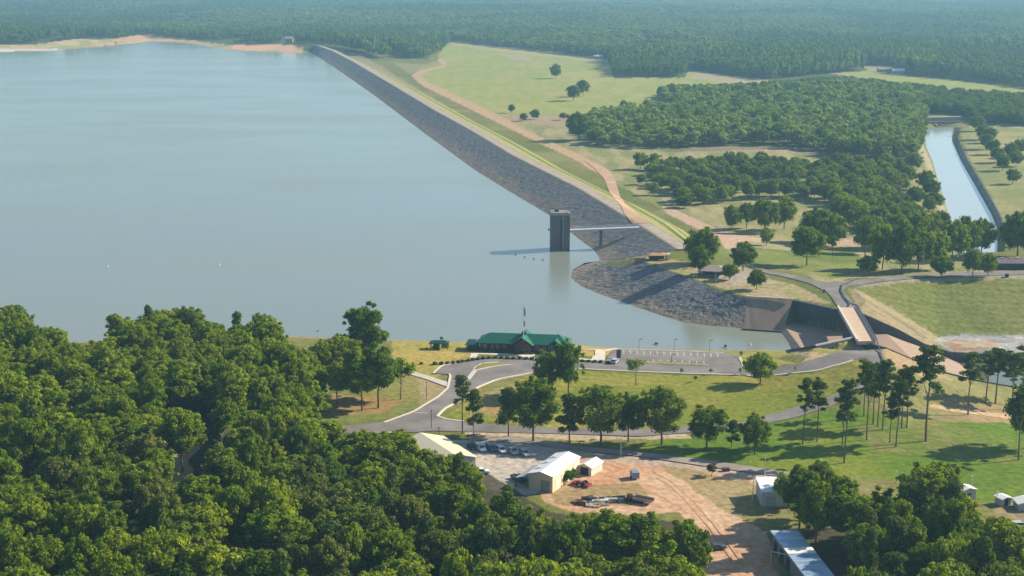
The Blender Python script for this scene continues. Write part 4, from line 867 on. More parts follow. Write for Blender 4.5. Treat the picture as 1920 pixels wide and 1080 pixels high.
def tree(name, kind, p, h, wd, label, cat='tree', group=None, var=None, m=None, lean=None, parts=True):
    me_, tm, H, R_ = PR[kind][random.randrange(len(PR[kind])) if var is None else var % len(PR[kind])]
    t = thing(name, label, cat, tuple(p), random.uniform(0, 6.28), group)
    t.scale = (wd/2/R_, wd/2/R_, h/H)
    if lean: t.rotation_euler = (lean[0], lean[1], t.rotation_euler[2])
    c = bpy.data.objects.new('crown', recol(me_, m) if m else me_); COL.objects.link(c); c.parent = t
    if tm and parts: k = bpy.data.objects.new('trunk', tm); COL.objects.link(k); k.parent = t
    return t
def T(x, y, wpx, hpx, kind='shade', name='shade_tree', label='', group=None, **kw):
    p = at1(x, y); s = float(proj(np.array(p))[1]); return tree(name, kind, p, hpx/s*1.02, wpx/s, label, group=group, **kw)
# ---- trees that stand out, one by one
T(1425, 719, 60, 56, 'shade', 'shade_tree', 'single round dark green tree on the lawn beside the lower road, casting a long shadow', m=LB)
T(1311, 516, 44, 52, 'shade', 'shade_tree', 'lower crowned tree at the top edge of the rocks between the two picnic shelters')
T(1315, 495, 64, 66, 'shade', 'shade_tree', 'big dark round tree standing behind the two picnic shelters at the end of the dam')
T(1393, 508, 50, 52, 'shade', 'shade_tree', 'round dark tree on the bright lawn beyond the grey roofed pavilion')
T(1418, 543, 34, 38, 'shade', 'shade_tree', 'small round tree by itself nearest the concrete slope')
T(1368, 525, 32, 30, 'shade', 'shade_tree', 'small bright green tree just beside the grey roofed pavilion', m=LB)
T(1437, 461, 26, 34, 'shade', 'shade_tree', 'small pale green tree on the lawn behind the pavilion trees', m=LL)
T(1512, 498, 60, 72, 'shade', 'shade_tree', 'full crowned tree with a pinched waist on the lawn before the dirt lot', m=LD)
T(1561, 482, 22, 42, 'thin', 'pine_tree', 'thin scraggly pine on the dirt between the two big groups of shade trees', m=LP)
T(1628, 515, 40, 36, 'shade', 'shade_tree', 'low light green tree at the lawn edge in front of the dark grove', m=LB)
T(1765, 519, 42, 38, 'shade', 'shade_tree', 'bright green short tree beside the far road', m=LB)
T(1823, 518, 40, 52, 'shade', 'shade_tree', 'first of two round trees over the far road near the maroon roof', m=LD)
T(1852, 518, 34, 42, 'shade', 'shade_tree', 'second of two round trees over the far road, closest to the maroon roof', m=LD)
T(1042, 147, 21, 26, 'shade', 'field_tree', 'single tree in the middle of the wide open field')
T(1075, 189, 25, 28, 'shade', 'field_tree', 'rounder front tree of the pair in the open field')
T(1093, 181, 22, 30, 'shade', 'field_tree', 'taller rear tree of the pair in the open field')
T(959, 212, 13, 16, 'shade', 'field_tree', 'small greyish tree by the dirt strip at the field edge, closest to the dam')
T(982, 227, 15, 14, 'shade', 'field_tree', 'low bushy tree by the dirt track next to a rounder dark tree')
T(1003, 224, 19, 18, 'shade', 'field_tree', 'small round dark tree on the dirt track below the open field')
T(1056, 225, 14, 13, 'shade', 'field_tree', 'tiny brownish tree just before the huge round tree')
T(1086, 263, 56, 50, 'shade', 'shade_tree', 'huge round tree at the corner of the wood nearest the dam')
T(1202, 346, 19, 19, 'shade', 'shade_tree', 'small round bluish tree alone on the grass beyond the haul road')
T(1224, 366, 22, 24, 'shade', 'shade_tree', 'small tree beside the path bend in front of the wood', m=LL)
T(1335, 892, 26, 24, 'sapling', 'shrub', 'reddish brown bush alone on the dirt beside the lane', m=leaf_mat('red_leaves', (.10, .07, .03), (.16, .10, .04)))
T(752, 749, 48, 82, 'thin', 'young_tree', 'thin branching tree on the sloping lawn below the footpath')
T(1192, 722, 34, 54, 'thin', 'young_tree', 'spindly open tree standing before the parking place', m=LL)
T(867, 814, 40, 112, 'pine', 'pine_tree', 'tall bare trunked pine by the road junction with a small crown')
T(888, 815, 44, 88, 'bushypine', 'pine_tree', 'narrow bushy pine beside the tall bare trunked pine', var=0)
T(953, 818, 58, 92, 'bushypine', 'pine_tree', 'dark pine at the start of the row along the lane', var=1)
T(1000, 828, 88, 122, 'lane', 'lane_tree', 'largest dark tree of the row along the lane', m=LD)
T(1068, 830, 54, 96, 'bushypine', 'pine_tree', 'pointed dark pine between two wide trees of the lane row', var=2)
T(1126, 832, 92, 112, 'lane', 'lane_tree', 'wide dark tree second in size in the lane row', m=LD)
T(1178, 828, 64, 92, 'lane', 'lane_tree', 'medium tree pressed between two wide trees of the lane row', m=LD)
T(1240, 833, 86, 112, 'lane', 'lane_tree', 'broad dark tree ending the dense part of the lane row')
T(1325, 840, 74, 82, 'lane', 'lane_tree', 'spreading tree on the bright lawn after the dense row', m=LD)
T(1372, 838, 36, 52, 'bushypine', 'pine_tree', 'small pointed tree between two bigger trees on the bright lawn')
T(1415, 852, 56, 76, 'lane', 'lane_tree', 'bushy tree last on the bright lawn before the lamp post', m=LD)
T(1028, 737, 58, 82, 'lane', 'lane_tree', 'darker of the two trees in front of the visitor building', m=LD)
T(1066, 742, 58, 104, 'lane', 'lane_tree', 'taller of the two trees in front of the visitor building')
T(688, 700, 78, 132, 'tallbroad', 'lakeside_tree', 'tall full tree rising over the water at the edge of the wood', m=LD)
T(709, 765, 70, 120, 'tallbroad', 'lakeside_tree', 'tall edge tree with twin trunk on the lawn below the footpath', m=LD)
T(679, 770, 58, 100, 'tallbroad', 'lakeside_tree', 'edge tree with bare trunk next to the twin trunked one')
T(632, 765, 50, 92, 'tallbroad', 'lakeside_tree', 'edge tree with a thin bare trunk over the shaded dirt')
pines = [(1505, 833, 36, 126, 'with the small top closest to the lower road'), (1532, 828, 38, 120, 'with the ragged crown in the pair by the path'), (1583, 868, 46, 160, 'in front with a wide crown and the longest bare trunk'),
         (1578, 845, 30, 100, 'tucked behind the tallest front pine'), (1625, 825, 40, 145, 'at the start of the crowded pine stand'), (1637, 795, 38, 115, 'inside the crowded stand, slightly leaning'), (1645, 800, 36, 122, 'inside the crowded stand with a thin stem'),
         (1655, 805, 40, 132, 'in the middle of the crowded stand'), (1668, 830, 34, 90, 'short one low in the crowded stand'), (1680, 838, 40, 135, 'with a dark trunk in front of the crowded stand'), (1690, 803, 38, 110, 'behind in the crowded stand'), (1700, 802, 40, 118, 'last of the crowded stand'),
         (1736, 827, 64, 178, 'very tall with a full dark crown before the chute'), (1815, 778, 44, 118, 'first of the group standing by the stilling basin'), (1848, 757, 42, 100, 'second of the group by the stilling basin'), (1866, 757, 46, 105, 'third of the group by the stilling basin'),
         (1898, 770, 46, 112, 'fourth of the group by the stilling basin'), (1910, 862, 44, 130, 'dark and leafy where the lawn meets the picture edge'), (1918, 760, 44, 110, 'last of the group by the stilling basin'), (1620, 780, 34, 105, 'behind the start of the crowded stand')]
for i, (x, y, w_, h_, d_) in enumerate(pines):
    T(x, y, w_*1.1, h_, 'pine', 'pine_tree', 'tall bare trunked pine '+d_, var=i, lean=(random.uniform(-.03, .03), random.uniform(-.03, .03)) if i != 12 else (0, .05))
T(1930, 840, 90, 130, 'lane', 'lane_tree', 'dark full tree cut by the picture edge above the lawn', m=LD)
for i, (x, y, h_, l_) in enumerate([(1278, 702, 12, 'first and faintest sapling beside the parking road'), (1333, 703, 13, 'middle sapling beside the parking road'), (1388, 703, 14, 'sapling at the parking corner by the road'), (1491, 699, 12, 'sapling on the verge of the road up to the bridge'), (1230, 651, 10, 'small tree on the water edge behind the parking place'), (1360, 655, 9, 'small tree at the end of the parking kerb by the water'), (1389, 670, 12, 'dark small tree at the corner of the parking place'), (828, 641, 10, 'small tree behind the green shelter by the water'), (1163, 647, 9, 'sapling by the water behind the pavement corner'), (1304, 716, 12, 'sapling on the lawn below the parking place'), (543, 622, 9, 'tiny dark shrub on the shore where the wood ends'), (572, 625, 9, 'second tiny dark shrub on the shore next to the wood'), (596, 628, 9, 'third tiny dark shrub on the shore next to the wood')]):
    T(x, y, 8 if i < 10 else 6, h_, 'sapling', 'sapling', l_, m=LD if i > 3 else None)
grove = [(1372, 432, 34, 46), (1400, 428, 36, 46), (1433, 436, 52, 62), (1470, 430, 44, 60), (1530, 455, 70, 62), (1560, 462, 56, 60), (1600, 440, 60, 66), (1578, 425, 50, 56), (1622, 478, 44, 68), (1655, 505, 56, 82), (1690, 512, 60, 92), (1722, 510, 54, 78), (1755, 505, 50, 72),
         (1785, 490, 56, 74), (1812, 485, 56, 78), (1840, 478, 52, 66), (1640, 470, 54, 64), (1674, 470, 60, 70), (1710, 468, 56, 66), (1740, 462, 56, 62), (1908, 480, 70, 80), (1935, 470, 70, 74), (1890, 462, 40, 44)]
for i, (x, y, a, b) in enumerate(grove): T(x, y, a, b, 'shade', 'shade_tree', ('large ' if b > 70 else 'medium ' if b > 58 else 'small ')+('bluish' if i % 3 else 'bright')+' shade tree '+('standing before the park wood' if x < 1500 else 'around the dirt lot behind the lawn' if x < 1630 else 'in the dense grove behind the far road' if x < 1850 else 'by the foot of the straight channel'), group='shade trees of the picnic grove', var=i, m=LD if i % 3 else LB)
bank = [(1842, 262), (1848, 280), (1862, 290), (1870, 305), (1894, 296), (1905, 312), (1880, 320), (1898, 345), (1832, 246), (1912, 290), (1855, 268)]
for i, (x, y) in enumerate(bank): T(x, y, 27, 28, 'shade', 'bank_tree', 'round tree scattered on the grassy bank beyond the straight channel', group='trees on the channel bank', var=i)
for x, y, a, b, l_ in ((792, 928, 70, 88, 'broad green tree reaching over the lower end of the cream barn roof'), (836, 940, 66, 86, 'bright tree directly below the cream barn in front of its wall'), (874, 946, 56, 76, 'tree between the cream barn and the white pickup'), (750, 905, 60, 96, 'tree covering the rear corner of the cream barn')):
    T(x, y, a, b, 'broad', 'wood_tree', l_, m=LB)
for i, (x, y, a, b, l_) in enumerate(((284, 672, 30, 102, 'thin pine spire standing highest over the lake edge of the wood'), (447, 668, 34, 84, 'pine with an open top over the lake edge of the wood'), (222, 690, 54, 104, 'bright pine at the water gap in the lake edge of the wood'), (40, 668, 60, 96, 'pine group crown on the lake edge next to the picture side'), (365, 675, 44, 90, 'narrow pine beside the flat topped crown at the lake edge'))):
    T(x, y, a, b, 'bushypine', 'pine_tree', l_, var=i, m=LP if i != 2 else LB)
DEADM = mat('dead_wood', (.30, .27, .23), noise=.2, scale=2)
for x, y, hp in ((420, 905, 100), (560, 1010, 112), (130, 960, 110), (900, 1035, 100)):
    p = at1(x, y); s = float(proj(np.array(p))[1]); hh_ = hp/s; mb = trunk_mesh(hh_, .2, np.random.default_rng(x), 12, hh_*.98, 4.5, DEADM); o = mb.build('dead_tree', DEADM); o.location = p
    tag(o, 'bare grey dead tree poking through the near wood '+{420: 'past the dirt gap', 560: 'low in the middle', 130: 'on its outer side', 900: 'below the gravel yard'}[x], 'tree')
# ---- woods
def poisson(x0, x1, y0, y1, d, seed):
    r = np.random.default_rng(seed); nx = int((x1-x0)/d); ny = int((y1-y0)/(d*.87)); X, Y = np.meshgrid(np.arange(nx), np.arange(ny))
    X = x0+(X+.5*(Y % 2))*d; Y = y0+Y*d*.87; return (X+r.uniform(-.32, .32, X.shape)*d).ravel(), (Y+r.uniform(-.32, .32, Y.shape)*d).ravel()
def inside(p, h, rad, poly, clear, top=.97, lo=.5):
    ok = np.ones(len(p), bool)
    for dx, tz in ((0, top), (-.75, .7), (.75, .7), (0, lo)):
        q = p.copy(); q[:, 0] += dx*rad; q[:, 2] += tz*h; c, _ = proj(q)
        ok &= inpoly(c[:, 0], c[:, 1], poly)
    for dx, tz in ((0, .97), (-.9, .75), (.9, .75), (-1, .5), (1, .5), (0, .3), (-.5, .3), (.5, .3), (0, .15)) if clear else ():
        q = p.copy(); q[:, 0] += dx*rad; q[:, 2] += tz*h; c, _ = proj(q)
        for k in clear: ok &= ~inpoly(c[:, 0], c[:, 1], k)
    return ok
C1 = [(-600, 596), (-60, 590), (-5, 570), (22, 570), (52, 580), (95, 598), (102, 612), (150, 632), (198, 628), (208, 596), (240, 590), (275, 572), (300, 582), (370, 578), (392, 598), (430, 604), (470, 598), (488, 580), (522, 578), (532, 612), (550, 640), (600, 642), (645, 624), (668, 640), (700, 640), (735, 660), (735, 700), (700, 720), (640, 700), (610, 720), (604, 782), (628, 800), (700, 792), (735, 800), (762, 806), (790, 832), (822, 850), (866, 852), (888, 872), (900, 888), (930, 905), (962, 888), (990, 928), (1030, 945), (1080, 955), (1180, 955), (1235, 962), (1300, 958), (1322, 1010), (1345, 1080), (1345, 1500), (-600, 1500)]
K1 = [[(314, 792), (370, 786), (370, 824), (345, 842), (322, 838)], [(334, 892), (360, 892), (360, 912), (334, 912)]]
C2 = [(1455, 915), (1488, 900), (1500, 868), (1550, 868), (1590, 885), (1618, 880), (1660, 900), (1685, 885), (1735, 866), (1785, 866), (1800, 900), (1865, 915), (1890, 945), (1900, 1000), (1960, 1005), (2300, 1010), (2300, 1500), (1560, 1500), (1575, 1075), (1520, 1010), (1490, 985), (1462, 950)]
cand = []
X, Y = poisson(-420, 330, 255, 640, 8.6, 3); p = np.column_stack([X, Y, height(X, Y)]); rs_ = np.random.default_rng(12); h = rs_.uniform(10.5, 19.5, len(p)); rad = rs_.uniform(3.6, 6.4, len(p))
p[:, 2] = height(p[:, 0], p[:, 1])
okL = inside(p, h, rad, C1, K1) & (p[:, 2] > 1.2); okR = inside(p, h, rad, C2, [[(1446, 992), (1492, 992), (1566, 1085), (1505, 1085)]]) & (p[:, 2] > 1.0)
fr = (np.abs(p[:, 0])/p[:, 1] < .40)
def wood_label(left, x, y, h, r, m_, pine=False):
    tone = {LB.name: 'bright green', LD.name: 'deep green', LO.name: 'olive', LY.name: 'lime green'}.get(m_.name if m_ else '', 'mid green')
    size = ('tall ' if h > 16.3 else 'low ' if h < 13.3 else '')+('broad' if r > 5.3 else 'narrow' if r < 4.6 else 'round')
    if pine: tone, size = 'dark', size+' bushy'
    if not left: where = 'in the thick clump beside the long blue roof' if x < 1680 else 'in the thick clump below the patchy lawn'
    elif y < 650: where = 'on the lake edge of the near wood' if x < 420 else 'on the wood edge by the shore lawn'
    elif 230 < x < 440 and y > 720: where = 'beside the dirt gap in the near wood'
    elif x > 560 and y < 800: where = 'on the wood edge above the lawn road'
    elif x > 980: where = 'in the near wood below the scrap row'
    elif x > 700: where = 'in the near wood below the gravel yard'
    elif y > 960: where = 'deep in the lowest part of the near wood'
    elif x < 230: where = 'in the near wood outside the dirt gap'
    else: where = 'between dirt gap and road in the near wood'
    return '%s %s %s %s' % (size, tone, 'pine' if pine else 'tree', where)
sel = np.where((okL | okR) & fr)[0]; c_, s_ = proj(p+np.array([0, 0, 12.])); vis = (c_[:, 0] > -60) & (c_[:, 0] < 1980) & (c_[:, 1] < 1130)
sel = [i for i in sel if vis[i]]; sel.sort(key=lambda i: -s_[i]); print('wood trees', len(sel))
stuffpts = {}
def stuff_add(key, kind, var, p, s, sz): stuffpts.setdefault(key, {}).setdefault((kind, var), []).append((*p, s, sz))
for n_, i in enumerate(sel):
    px_ = c_[i, 0]; kd = 'broad' if rs_.random() < .55 else 'tallbroad'; pineish = rs_.random() < .2
    if n_ < 255:
        m_ = [LB, LB, LD, LD, LO, LB][rs_.integers(6)] if okL[i] else [LD, LD, LB][rs_.integers(3)]
        if abs(px_-285) < 34 and abs(c_[i, 1]-815) < 24: m_ = LY
        if pineish: tree('pine_tree', 'bushypine', p[i], h[i]*1.05, rad[i]*1.5, wood_label(okL[i], px_, c_[i, 1], h[i], rad[i], None, True), group='pines inside the near woods')
        else: tree('wood_tree', kd, p[i], h[i], rad[i]*2, wood_label(okL[i], px_, c_[i, 1], h[i], rad[i], m_), group='trees of the near shore wood' if okL[i] else 'trees of the clump by the blue roof', m=m_)
    else: stuff_add('far_shore_wood' if False else 'shore_wood', kd, int(rs_.integers(4)), p[i], rad[i]/(6 if kd == 'broad' else 4.6), h[i]/(16 if kd == 'broad' else 19))
# ---- park and plain woods, seen smaller
def fill(key, d, ybox, xbox, poly, kind, hr, rr, seed, clear=(), keep=1.0, rejland=None):
    X, Y = poisson(xbox[0], xbox[1], ybox[0], ybox[1], d, seed); r = np.random.default_rng(seed+1)
    m = (np.abs(X)/Y < .42) & (r.random(len(X)) < keep); X, Y = X[m], Y[m]; z = height(X, Y); q = np.column_stack([X, Y, z]); c, s = proj(q)
    ok = inpoly(c[:, 0], c[:, 1], poly)
    for k in clear: ok &= ~inpoly(c[:, 0], c[:, 1], k)
    q = q[ok]; H, R_ = PR[kind][0][2:]
    for a in q:
        hh = r.uniform(*hr); rd = r.uniform(*rr)
        if kind == 'farlight' and r.random() < .2: stuff_add(key, 'shade', int(r.integers(5)), a, rd*1.1/5.4, hh/11); continue
        stuff_add(key, kind, int(r.integers(len(PR[kind]))), a, rd/R_, hh/H)
    return len(q)
nA = fill('light_wood', 10.2, (850, 1950), (-50, 760), [(1106, 272), (1110, 228), (1160, 218), (1240, 212), (1243, 182), (1440, 176), (1560, 168), (1700, 176), (1740, 200), (1725, 262), (1715, 300), (1670, 306), (1560, 292), (1480, 274), (1400, 272), (1280, 278), (1200, 280)], 'farlight', (8.5, 17), (3.8, 6.8), 31)
nA2 = fill('plain_wood', 8.5, (1000, 1900), (100, 800), [(1237, 188), (1238, 178), (1440, 170), (1560, 158), (1700, 172), (1790, 183), (1930, 192), (2080, 200), (2080, 240), (1840, 232), (1800, 214), (1715, 214), (1725, 262), (1715, 290), (1690, 240), (1640, 190), (1500, 178)], 'shade', (9, 13), (4.2, 6), 33)
# park trees with gaps: individuals
X, Y = poisson(20, 420, 640, 1100, 12.6, 51); r5 = np.random.default_rng(5); q = np.column_stack([X, Y, height(X, Y)]); c, s = proj(q)
pk = [(1118, 272), (1200, 284), (1270, 284), (1400, 288), (1480, 290), (1560, 282), (1690, 296), (1700, 330), (1690, 385), (1745, 400), (1760, 450), (1640, 452), (1560, 400), (1500, 372), (1420, 372), (1330, 385), (1290, 392), (1262, 388), (1220, 330), (1160, 312), (1120, 300)]
ck = [[(1290, 276), (1440, 276), (1440, 285), (1290, 284)], [(1410, 350), (1540, 348), (1540, 362), (1410, 366)], [(1480, 380), (1550, 378), (1550, 400), (1480, 402)]]
ok = inpoly(c[:, 0], c[:, 1], pk)
for k in ck: ok &= ~inpoly(c[:, 0], c[:, 1], k)
ok &= r5.random(len(ok)) < .93; print('park', ok.sum(), 'A', nA, nA2)
sx = [(1700, 300), (1712, 322), (1702, 345), (1735, 355), (1745, 370), (1715, 385), (1750, 395), (1765, 430)]
def park_label(a, hh_, ww_, mm_):
    x, y = proj(a)[0]
    return ('tall ' if hh_ > 11.6 else 'low ' if hh_ < 9.6 else 'medium ')+('wide ' if ww_ > 11 else 'small ' if ww_ < 9 else 'round ')+{LD.name: 'deep green', LB.name: 'bright green', LO.name: 'olive'}[mm_.name]+' tree '+('in the park wood nearest the dam road' if x < 1240 else 'in the park wood before the dirt track' if y < 320 and x < 1500 else 'in the park wood close to the channel' if x > 1620 else 'in the inner park wood, back rows' if y < 340 else 'in the front rows of the park wood, dam side' if x < 1400 else 'in the front rows of the park wood, channel side')
for a, sc_ in zip(q[ok], s[ok]):
    hh_, ww_, mm_ = r5.uniform(7.5, 13), r5.uniform(7.5, 12.5), [LD, LB, LB, LD, LO][r5.integers(5)]
    tree('park_tree', 'shade', a, hh_, ww_, park_label(a, hh_, ww_, mm_), group='trees of the park wood', m=mm_)
for i, (x, y) in enumerate(sx): T(x, y, 34, 34, 'shade', 'bank_tree', 'round tree along the grassy near bank of the straight channel', group='trees on the near channel bank', var=i)
# ---- far forest
FF = [(-900, 88), (0, 84), (80, 82), (165, 72), (210, 76), (270, 64), (310, 70), (400, 76), (440, 83), (545, 81), (588, 82), (640, 92), (700, 107), (745, 112), (800, 109), (828, 96), (845, 77), (900, 84), (1000, 95), (1140, 111), (1152, 144), (1280, 144), (1290, 132), (1350, 137), (1440, 150), (1560, 138), (1640, 131), (1700, 139), (1800, 149), (1920, 165), (2200, 185), (2900, 240), (2900, -59.9), (-900, -59.9)]
clr = [[(526, 70), (558, 70), (558, 92), (526, 92)], [(1615, 123), (1668, 123), (1690, 136), (1620, 134)]]
def farfill(key, y0, y1, d, sc0, seed):
    X, Y = poisson(-.40*y1, .40*y1, y0, y1, d, seed); m = np.abs(X)/Y < .39; X, Y = X[m], Y[m]; z = height(X, Y); q = np.column_stack([X, Y, z]); c, s = proj(q)
    ok = inpoly(c[:, 0], c[:, 1], FF)
    for k in clr: ok &= ~inpoly(c[:, 0], c[:, 1], k)
    dens = fbm(X, Y, 260, 77, 3); pat = fbm(X, Y*.5, 330, 88, 3); ok &= (dens > .27) & ~((np.abs(fbm(X, Y*.6, 700, 91, 2)-.5) < .012) & (Y > 1900)); q = q[ok]; pt = pat[ok]; dn = dens[ok]; r = np.random.default_rng(seed+9)
    hh = r.uniform(.65, 1.15, len(q))*(1+(dn-.5)*1.5)*(1.3 if y1 < 2700 else 1.0); ss_ = r.uniform(.65, 1.3, len(q))*sc0*(1+(pt-.5)*1.2); vr = np.where(pt+r.normal(size=len(q))*.035 > .52, 5, 0)+r.integers(5, size=len(q)); lt = r.random(len(q)) < np.clip((dn-.42)*2.2, .03, .6)
    for a, b_, s2, v_, l_ in zip(q, hh, ss_, vr, lt): stuff_add(key, 'farlight' if (l_ and y1 < 3600) else 'far', int(v_) % (4 if (l_ and y1 < 3600) else 10), a, s2, b_)
    return len(q)
print('far', farfill('far_forest', 1150, 2600, 8.5, .85, 61), farfill('far_forest', 2600, 4200, 13, 1.2, 62), farfill('far_forest', 4200, 8000, 22, 1.9, 63), farfill('far_forest', 8000, 16000, 48, 4, 64))
def make_stuff(name, groups):
    pts, sc_, ix, prs = [], [], [], []
    for j, ((kind, var), L) in enumerate(sorted(groups.items())):
        prs.append(PR[kind][var % len(PR[kind])]); pts += [q[:3] for q in L]; sc_ += [(q[3], q[3], q[4]) for q in L]; ix += [j]*len(L)
    me_ = bpy.data.meshes.new(name); me_.vertices.add(len(pts)); me_.vertices.foreach_set('co', np.array(pts, np.float32).ravel())
    a = me_.attributes.new('sc', 'FLOAT_VECTOR', 'POINT'); a.data.foreach_set('vector', np.array(sc_, np.float32).ravel())
    a = me_.attributes.new('ix', 'INT', 'POINT'); a.data.foreach_set('value', np.array(ix, np.int32))
    a = me_.attributes.new('rz', 'FLOAT', 'POINT'); a.data.foreach_set('value', rng.uniform(0, 6.28, len(pts)).astype(np.float32))
    o = bpy.data.objects.new(name, me_); COL.objects.link(o); o['kind'] = 'stuff'
    g = bpy.data.node_groups.new(name, 'GeometryNodeTree'); g.interface.new_socket('Geometry', in_out='INPUT', socket_type='NodeSocketGeometry'); g.interface.new_socket('Geometry', in_out='OUTPUT', socket_type='NodeSocketGeometry')
    n, l = g.nodes, g.links; gi = n.new('NodeGroupInput'); go = n.new('NodeGroupOutput'); jn = n.new('GeometryNodeJoinGeometry')
    def attr(nm, ty): q = n.new('GeometryNodeInputNamedAttribute'); q.data_type = ty; q.inputs['Name'].default_value = nm; return q.outputs['Attribute']
    A_, I_, Z_ = attr('sc', 'FLOAT_VECTOR'), attr('ix', 'INT'), attr('rz', 'FLOAT'); cz = n.new('ShaderNodeCombineXYZ'); l.new(Z_, cz.inputs[2])
    for j, (cm, tm, H, R_) in enumerate(prs):
        src = PROTO_OBJ[cm.name]; oi = n.new('GeometryNodeObjectInfo'); oi.transform_space = 'ORIGINAL'; oi.inputs['Object'].default_value = src; outp = oi.outputs['Geometry']
        cmp_ = n.new('FunctionNodeCompare'); cmp_.data_type = 'INT'; cmp_.operation = 'EQUAL'; l.new(I_, cmp_.inputs[2]); cmp_.inputs[3].default_value = j
        ip = n.new('GeometryNodeInstanceOnPoints'); l.new(gi.outputs[0], ip.inputs['Points']); l.new(cmp_.outputs[0], ip.inputs['Selection']); l.new(outp, ip.inputs['Instance']); l.new(cz.outputs[0], ip.inputs['Rotation']); l.new(A_, ip.inputs['Scale']); l.new(ip.outputs[0], jn.inputs[0])
    l.new(jn.outputs[0], go.inputs[0]); md = o.modifiers.new('scatter', 'NODES'); md.node_group = g; return o
# every pattern crown used by the woods is also the crown of a real tree standing in them
PROTO_OBJ = {}
for o in bpy.data.objects:
    if o.type == 'MESH' and o.name.startswith('crown') and o.data.name not in PROTO_OBJ: PROTO_OBJ[o.data.name] = o
FAREX = 'tree at the edge of the far woods across the plain'
for key, groups in stuffpts.items():
    for (kind, var), L in groups.items():
        pr = PR[kind][var % len(PR[kind])]
        if pr[0].name in PROTO_OBJ: continue
        L.sort(key=lambda q: q[1]); q = L.pop(0); t = thing('wood_tree', {'farlight': 'pale green tree at the edge of the park wood', 'far': FAREX}.get(kind, 'leafy tree at the edge of the woods '+('seen as a tall one' if kind == 'tallbroad' else 'with a round crown')), 'tree', q[:3], group={'farlight': 'edge trees of the light wood', 'far': 'edge trees of the far woods'}.get(kind, 'edge trees of the woods')); t.scale = (q[3], q[3], q[4])
        c = bpy.data.objects.new('crown', pr[0]); COL.objects.link(c); c.parent = t; PROTO_OBJ[pr[0].name] = c
        if pr[1]: k = bpy.data.objects.new('trunk', pr[1]); COL.objects.link(k); k.parent = t
for key, groups in stuffpts.items(): make_stuff(key, groups)
# ---------------------------------------------------------------- yard: buildings
WALLC = mat('cream_wall', (.66, .56, .38), noise=.06, scale=2); WALLG = mat('grey_wall', (.42, .42, .40), noise=.06, scale=2); MET = mat('white_metal_roof', (.76, .78, .78), noise=.05, scale=1.5, rough=.45, stretch=(8, .3, 1)); DRK = mat('dark_opening', (.03, .03, .035))
def frame(c0, c1, z):
    a, b = Vector(P(*c0, z)), Vector(P(*c1, z)); return a, (b-a), math.atan2((b-a).y, (b-a).x)
# warehouse: roof corners read at eave height
zg = float(at1(1010, 905).z); ze = zg+4.6
Aq, Bq, Dq, Eq = [Vector(P(x, y, ze)) for x, y in ((1044, 848), (1086, 857), (993, 886), (1034.5, 894))]
u = ((Aq-Dq)+(Bq-Eq))/2; Lw = u.length; ang = math.atan2(u.y, u.x); v_ = ((Eq-Dq)+(Bq-Aq))/2; Ww = abs(v_.dot(Vector((-u.y, u.x, 0)).normalized())); cen = (Aq+Bq+Dq+Eq)/4
wh = thing('warehouse', 'long white metal warehouse with pale roof in the middle of the gravel yard', 'warehouse', (cen.x, cen.y, zg), ang)
mb = MB(); mb.prism([(-Ww/2, -.5), (Ww/2, -.5), (Ww/2, 4.4), (0, 5.3), (-Ww/2, 4.4)], -Lw/2, Lw/2); mb.build('wall', WALLC, wh)
mb = MB(); n_ = 1
for s_ in (-1, 1):
    y0_, y1_ = 0, s_*(Ww/2+.35); z0_, z1_ = 5.5, 4.5; vs = [(-Lw/2-.3, y0_, z0_), (Lw/2+.3, y0_, z0_), (Lw/2+.3, y1_, z1_), (-Lw/2-.3, y1_, z1_)]; vs += [(x, y, z-.12) for x, y, z in vs]
    mb.add(vs, [(0, 1, 2, 3) if s_ < 0 else (3, 2, 1, 0), (4, 5, 6, 7)[::-1] if s_ < 0 else (4, 5, 6, 7), (0, 4, 5, 1), (1, 5, 6, 2), (2, 6, 7, 3), (3, 7, 4, 0)])
whr = mb.build('roof', MET, wh)
SKY_ = mat('roof_light', (.50, .56, .60), rough=.3)
for k in range(3):
    x = -Lw/2+Lw*(.22+.27*k); MB().box((x, Ww*.22, 5.14), (1.0, Ww*.36, .1)).build('roof_panel', SKY_, whr).rotation_euler = (0, 0, 0)
for k in range(4): MB().box((-Lw/2+Lw*(.16+.23*k), -Ww/2-.04, 1.6), (2.6, .1, 3.4)).build('roller_door', mat('cream_door', (.72, .64, .48), noise=.05, scale=4), wh)
MB().box((-Lw/2-.04, -Ww*.2, 1.5), (.1, 2.6, 3.2)).build('end_door', mat('grey_door', (.28, .28, .28)), wh)
mb = MB(); mb.add([(-Lw/2, Ww/2, 3.9), (Lw*.1, Ww/2, 3.9), (Lw*.1, Ww/2+4, 2.6), (-Lw/2, Ww/2+4, 2.6), (-Lw/2, Ww/2, 3.75), (Lw*.1, Ww/2, 3.75), (Lw*.1, Ww/2+4, 2.45), (-Lw/2, Ww/2+4, 2.45)], [(3, 2, 1, 0), (4, 5, 6, 7), (0, 1, 5, 4), (1, 2, 6, 5), (2, 3, 7, 6), (3, 0, 4, 7)]); mb.build('lean_to_roof', WALLG, wh)
mb = MB()
for k in range(4): mb.box((-Lw/2+.2+k*Lw*.19, Ww/2+3.8, 1.1), (.2, .2, 2.9))
mb.build('lean_to_post', DKM, wh)
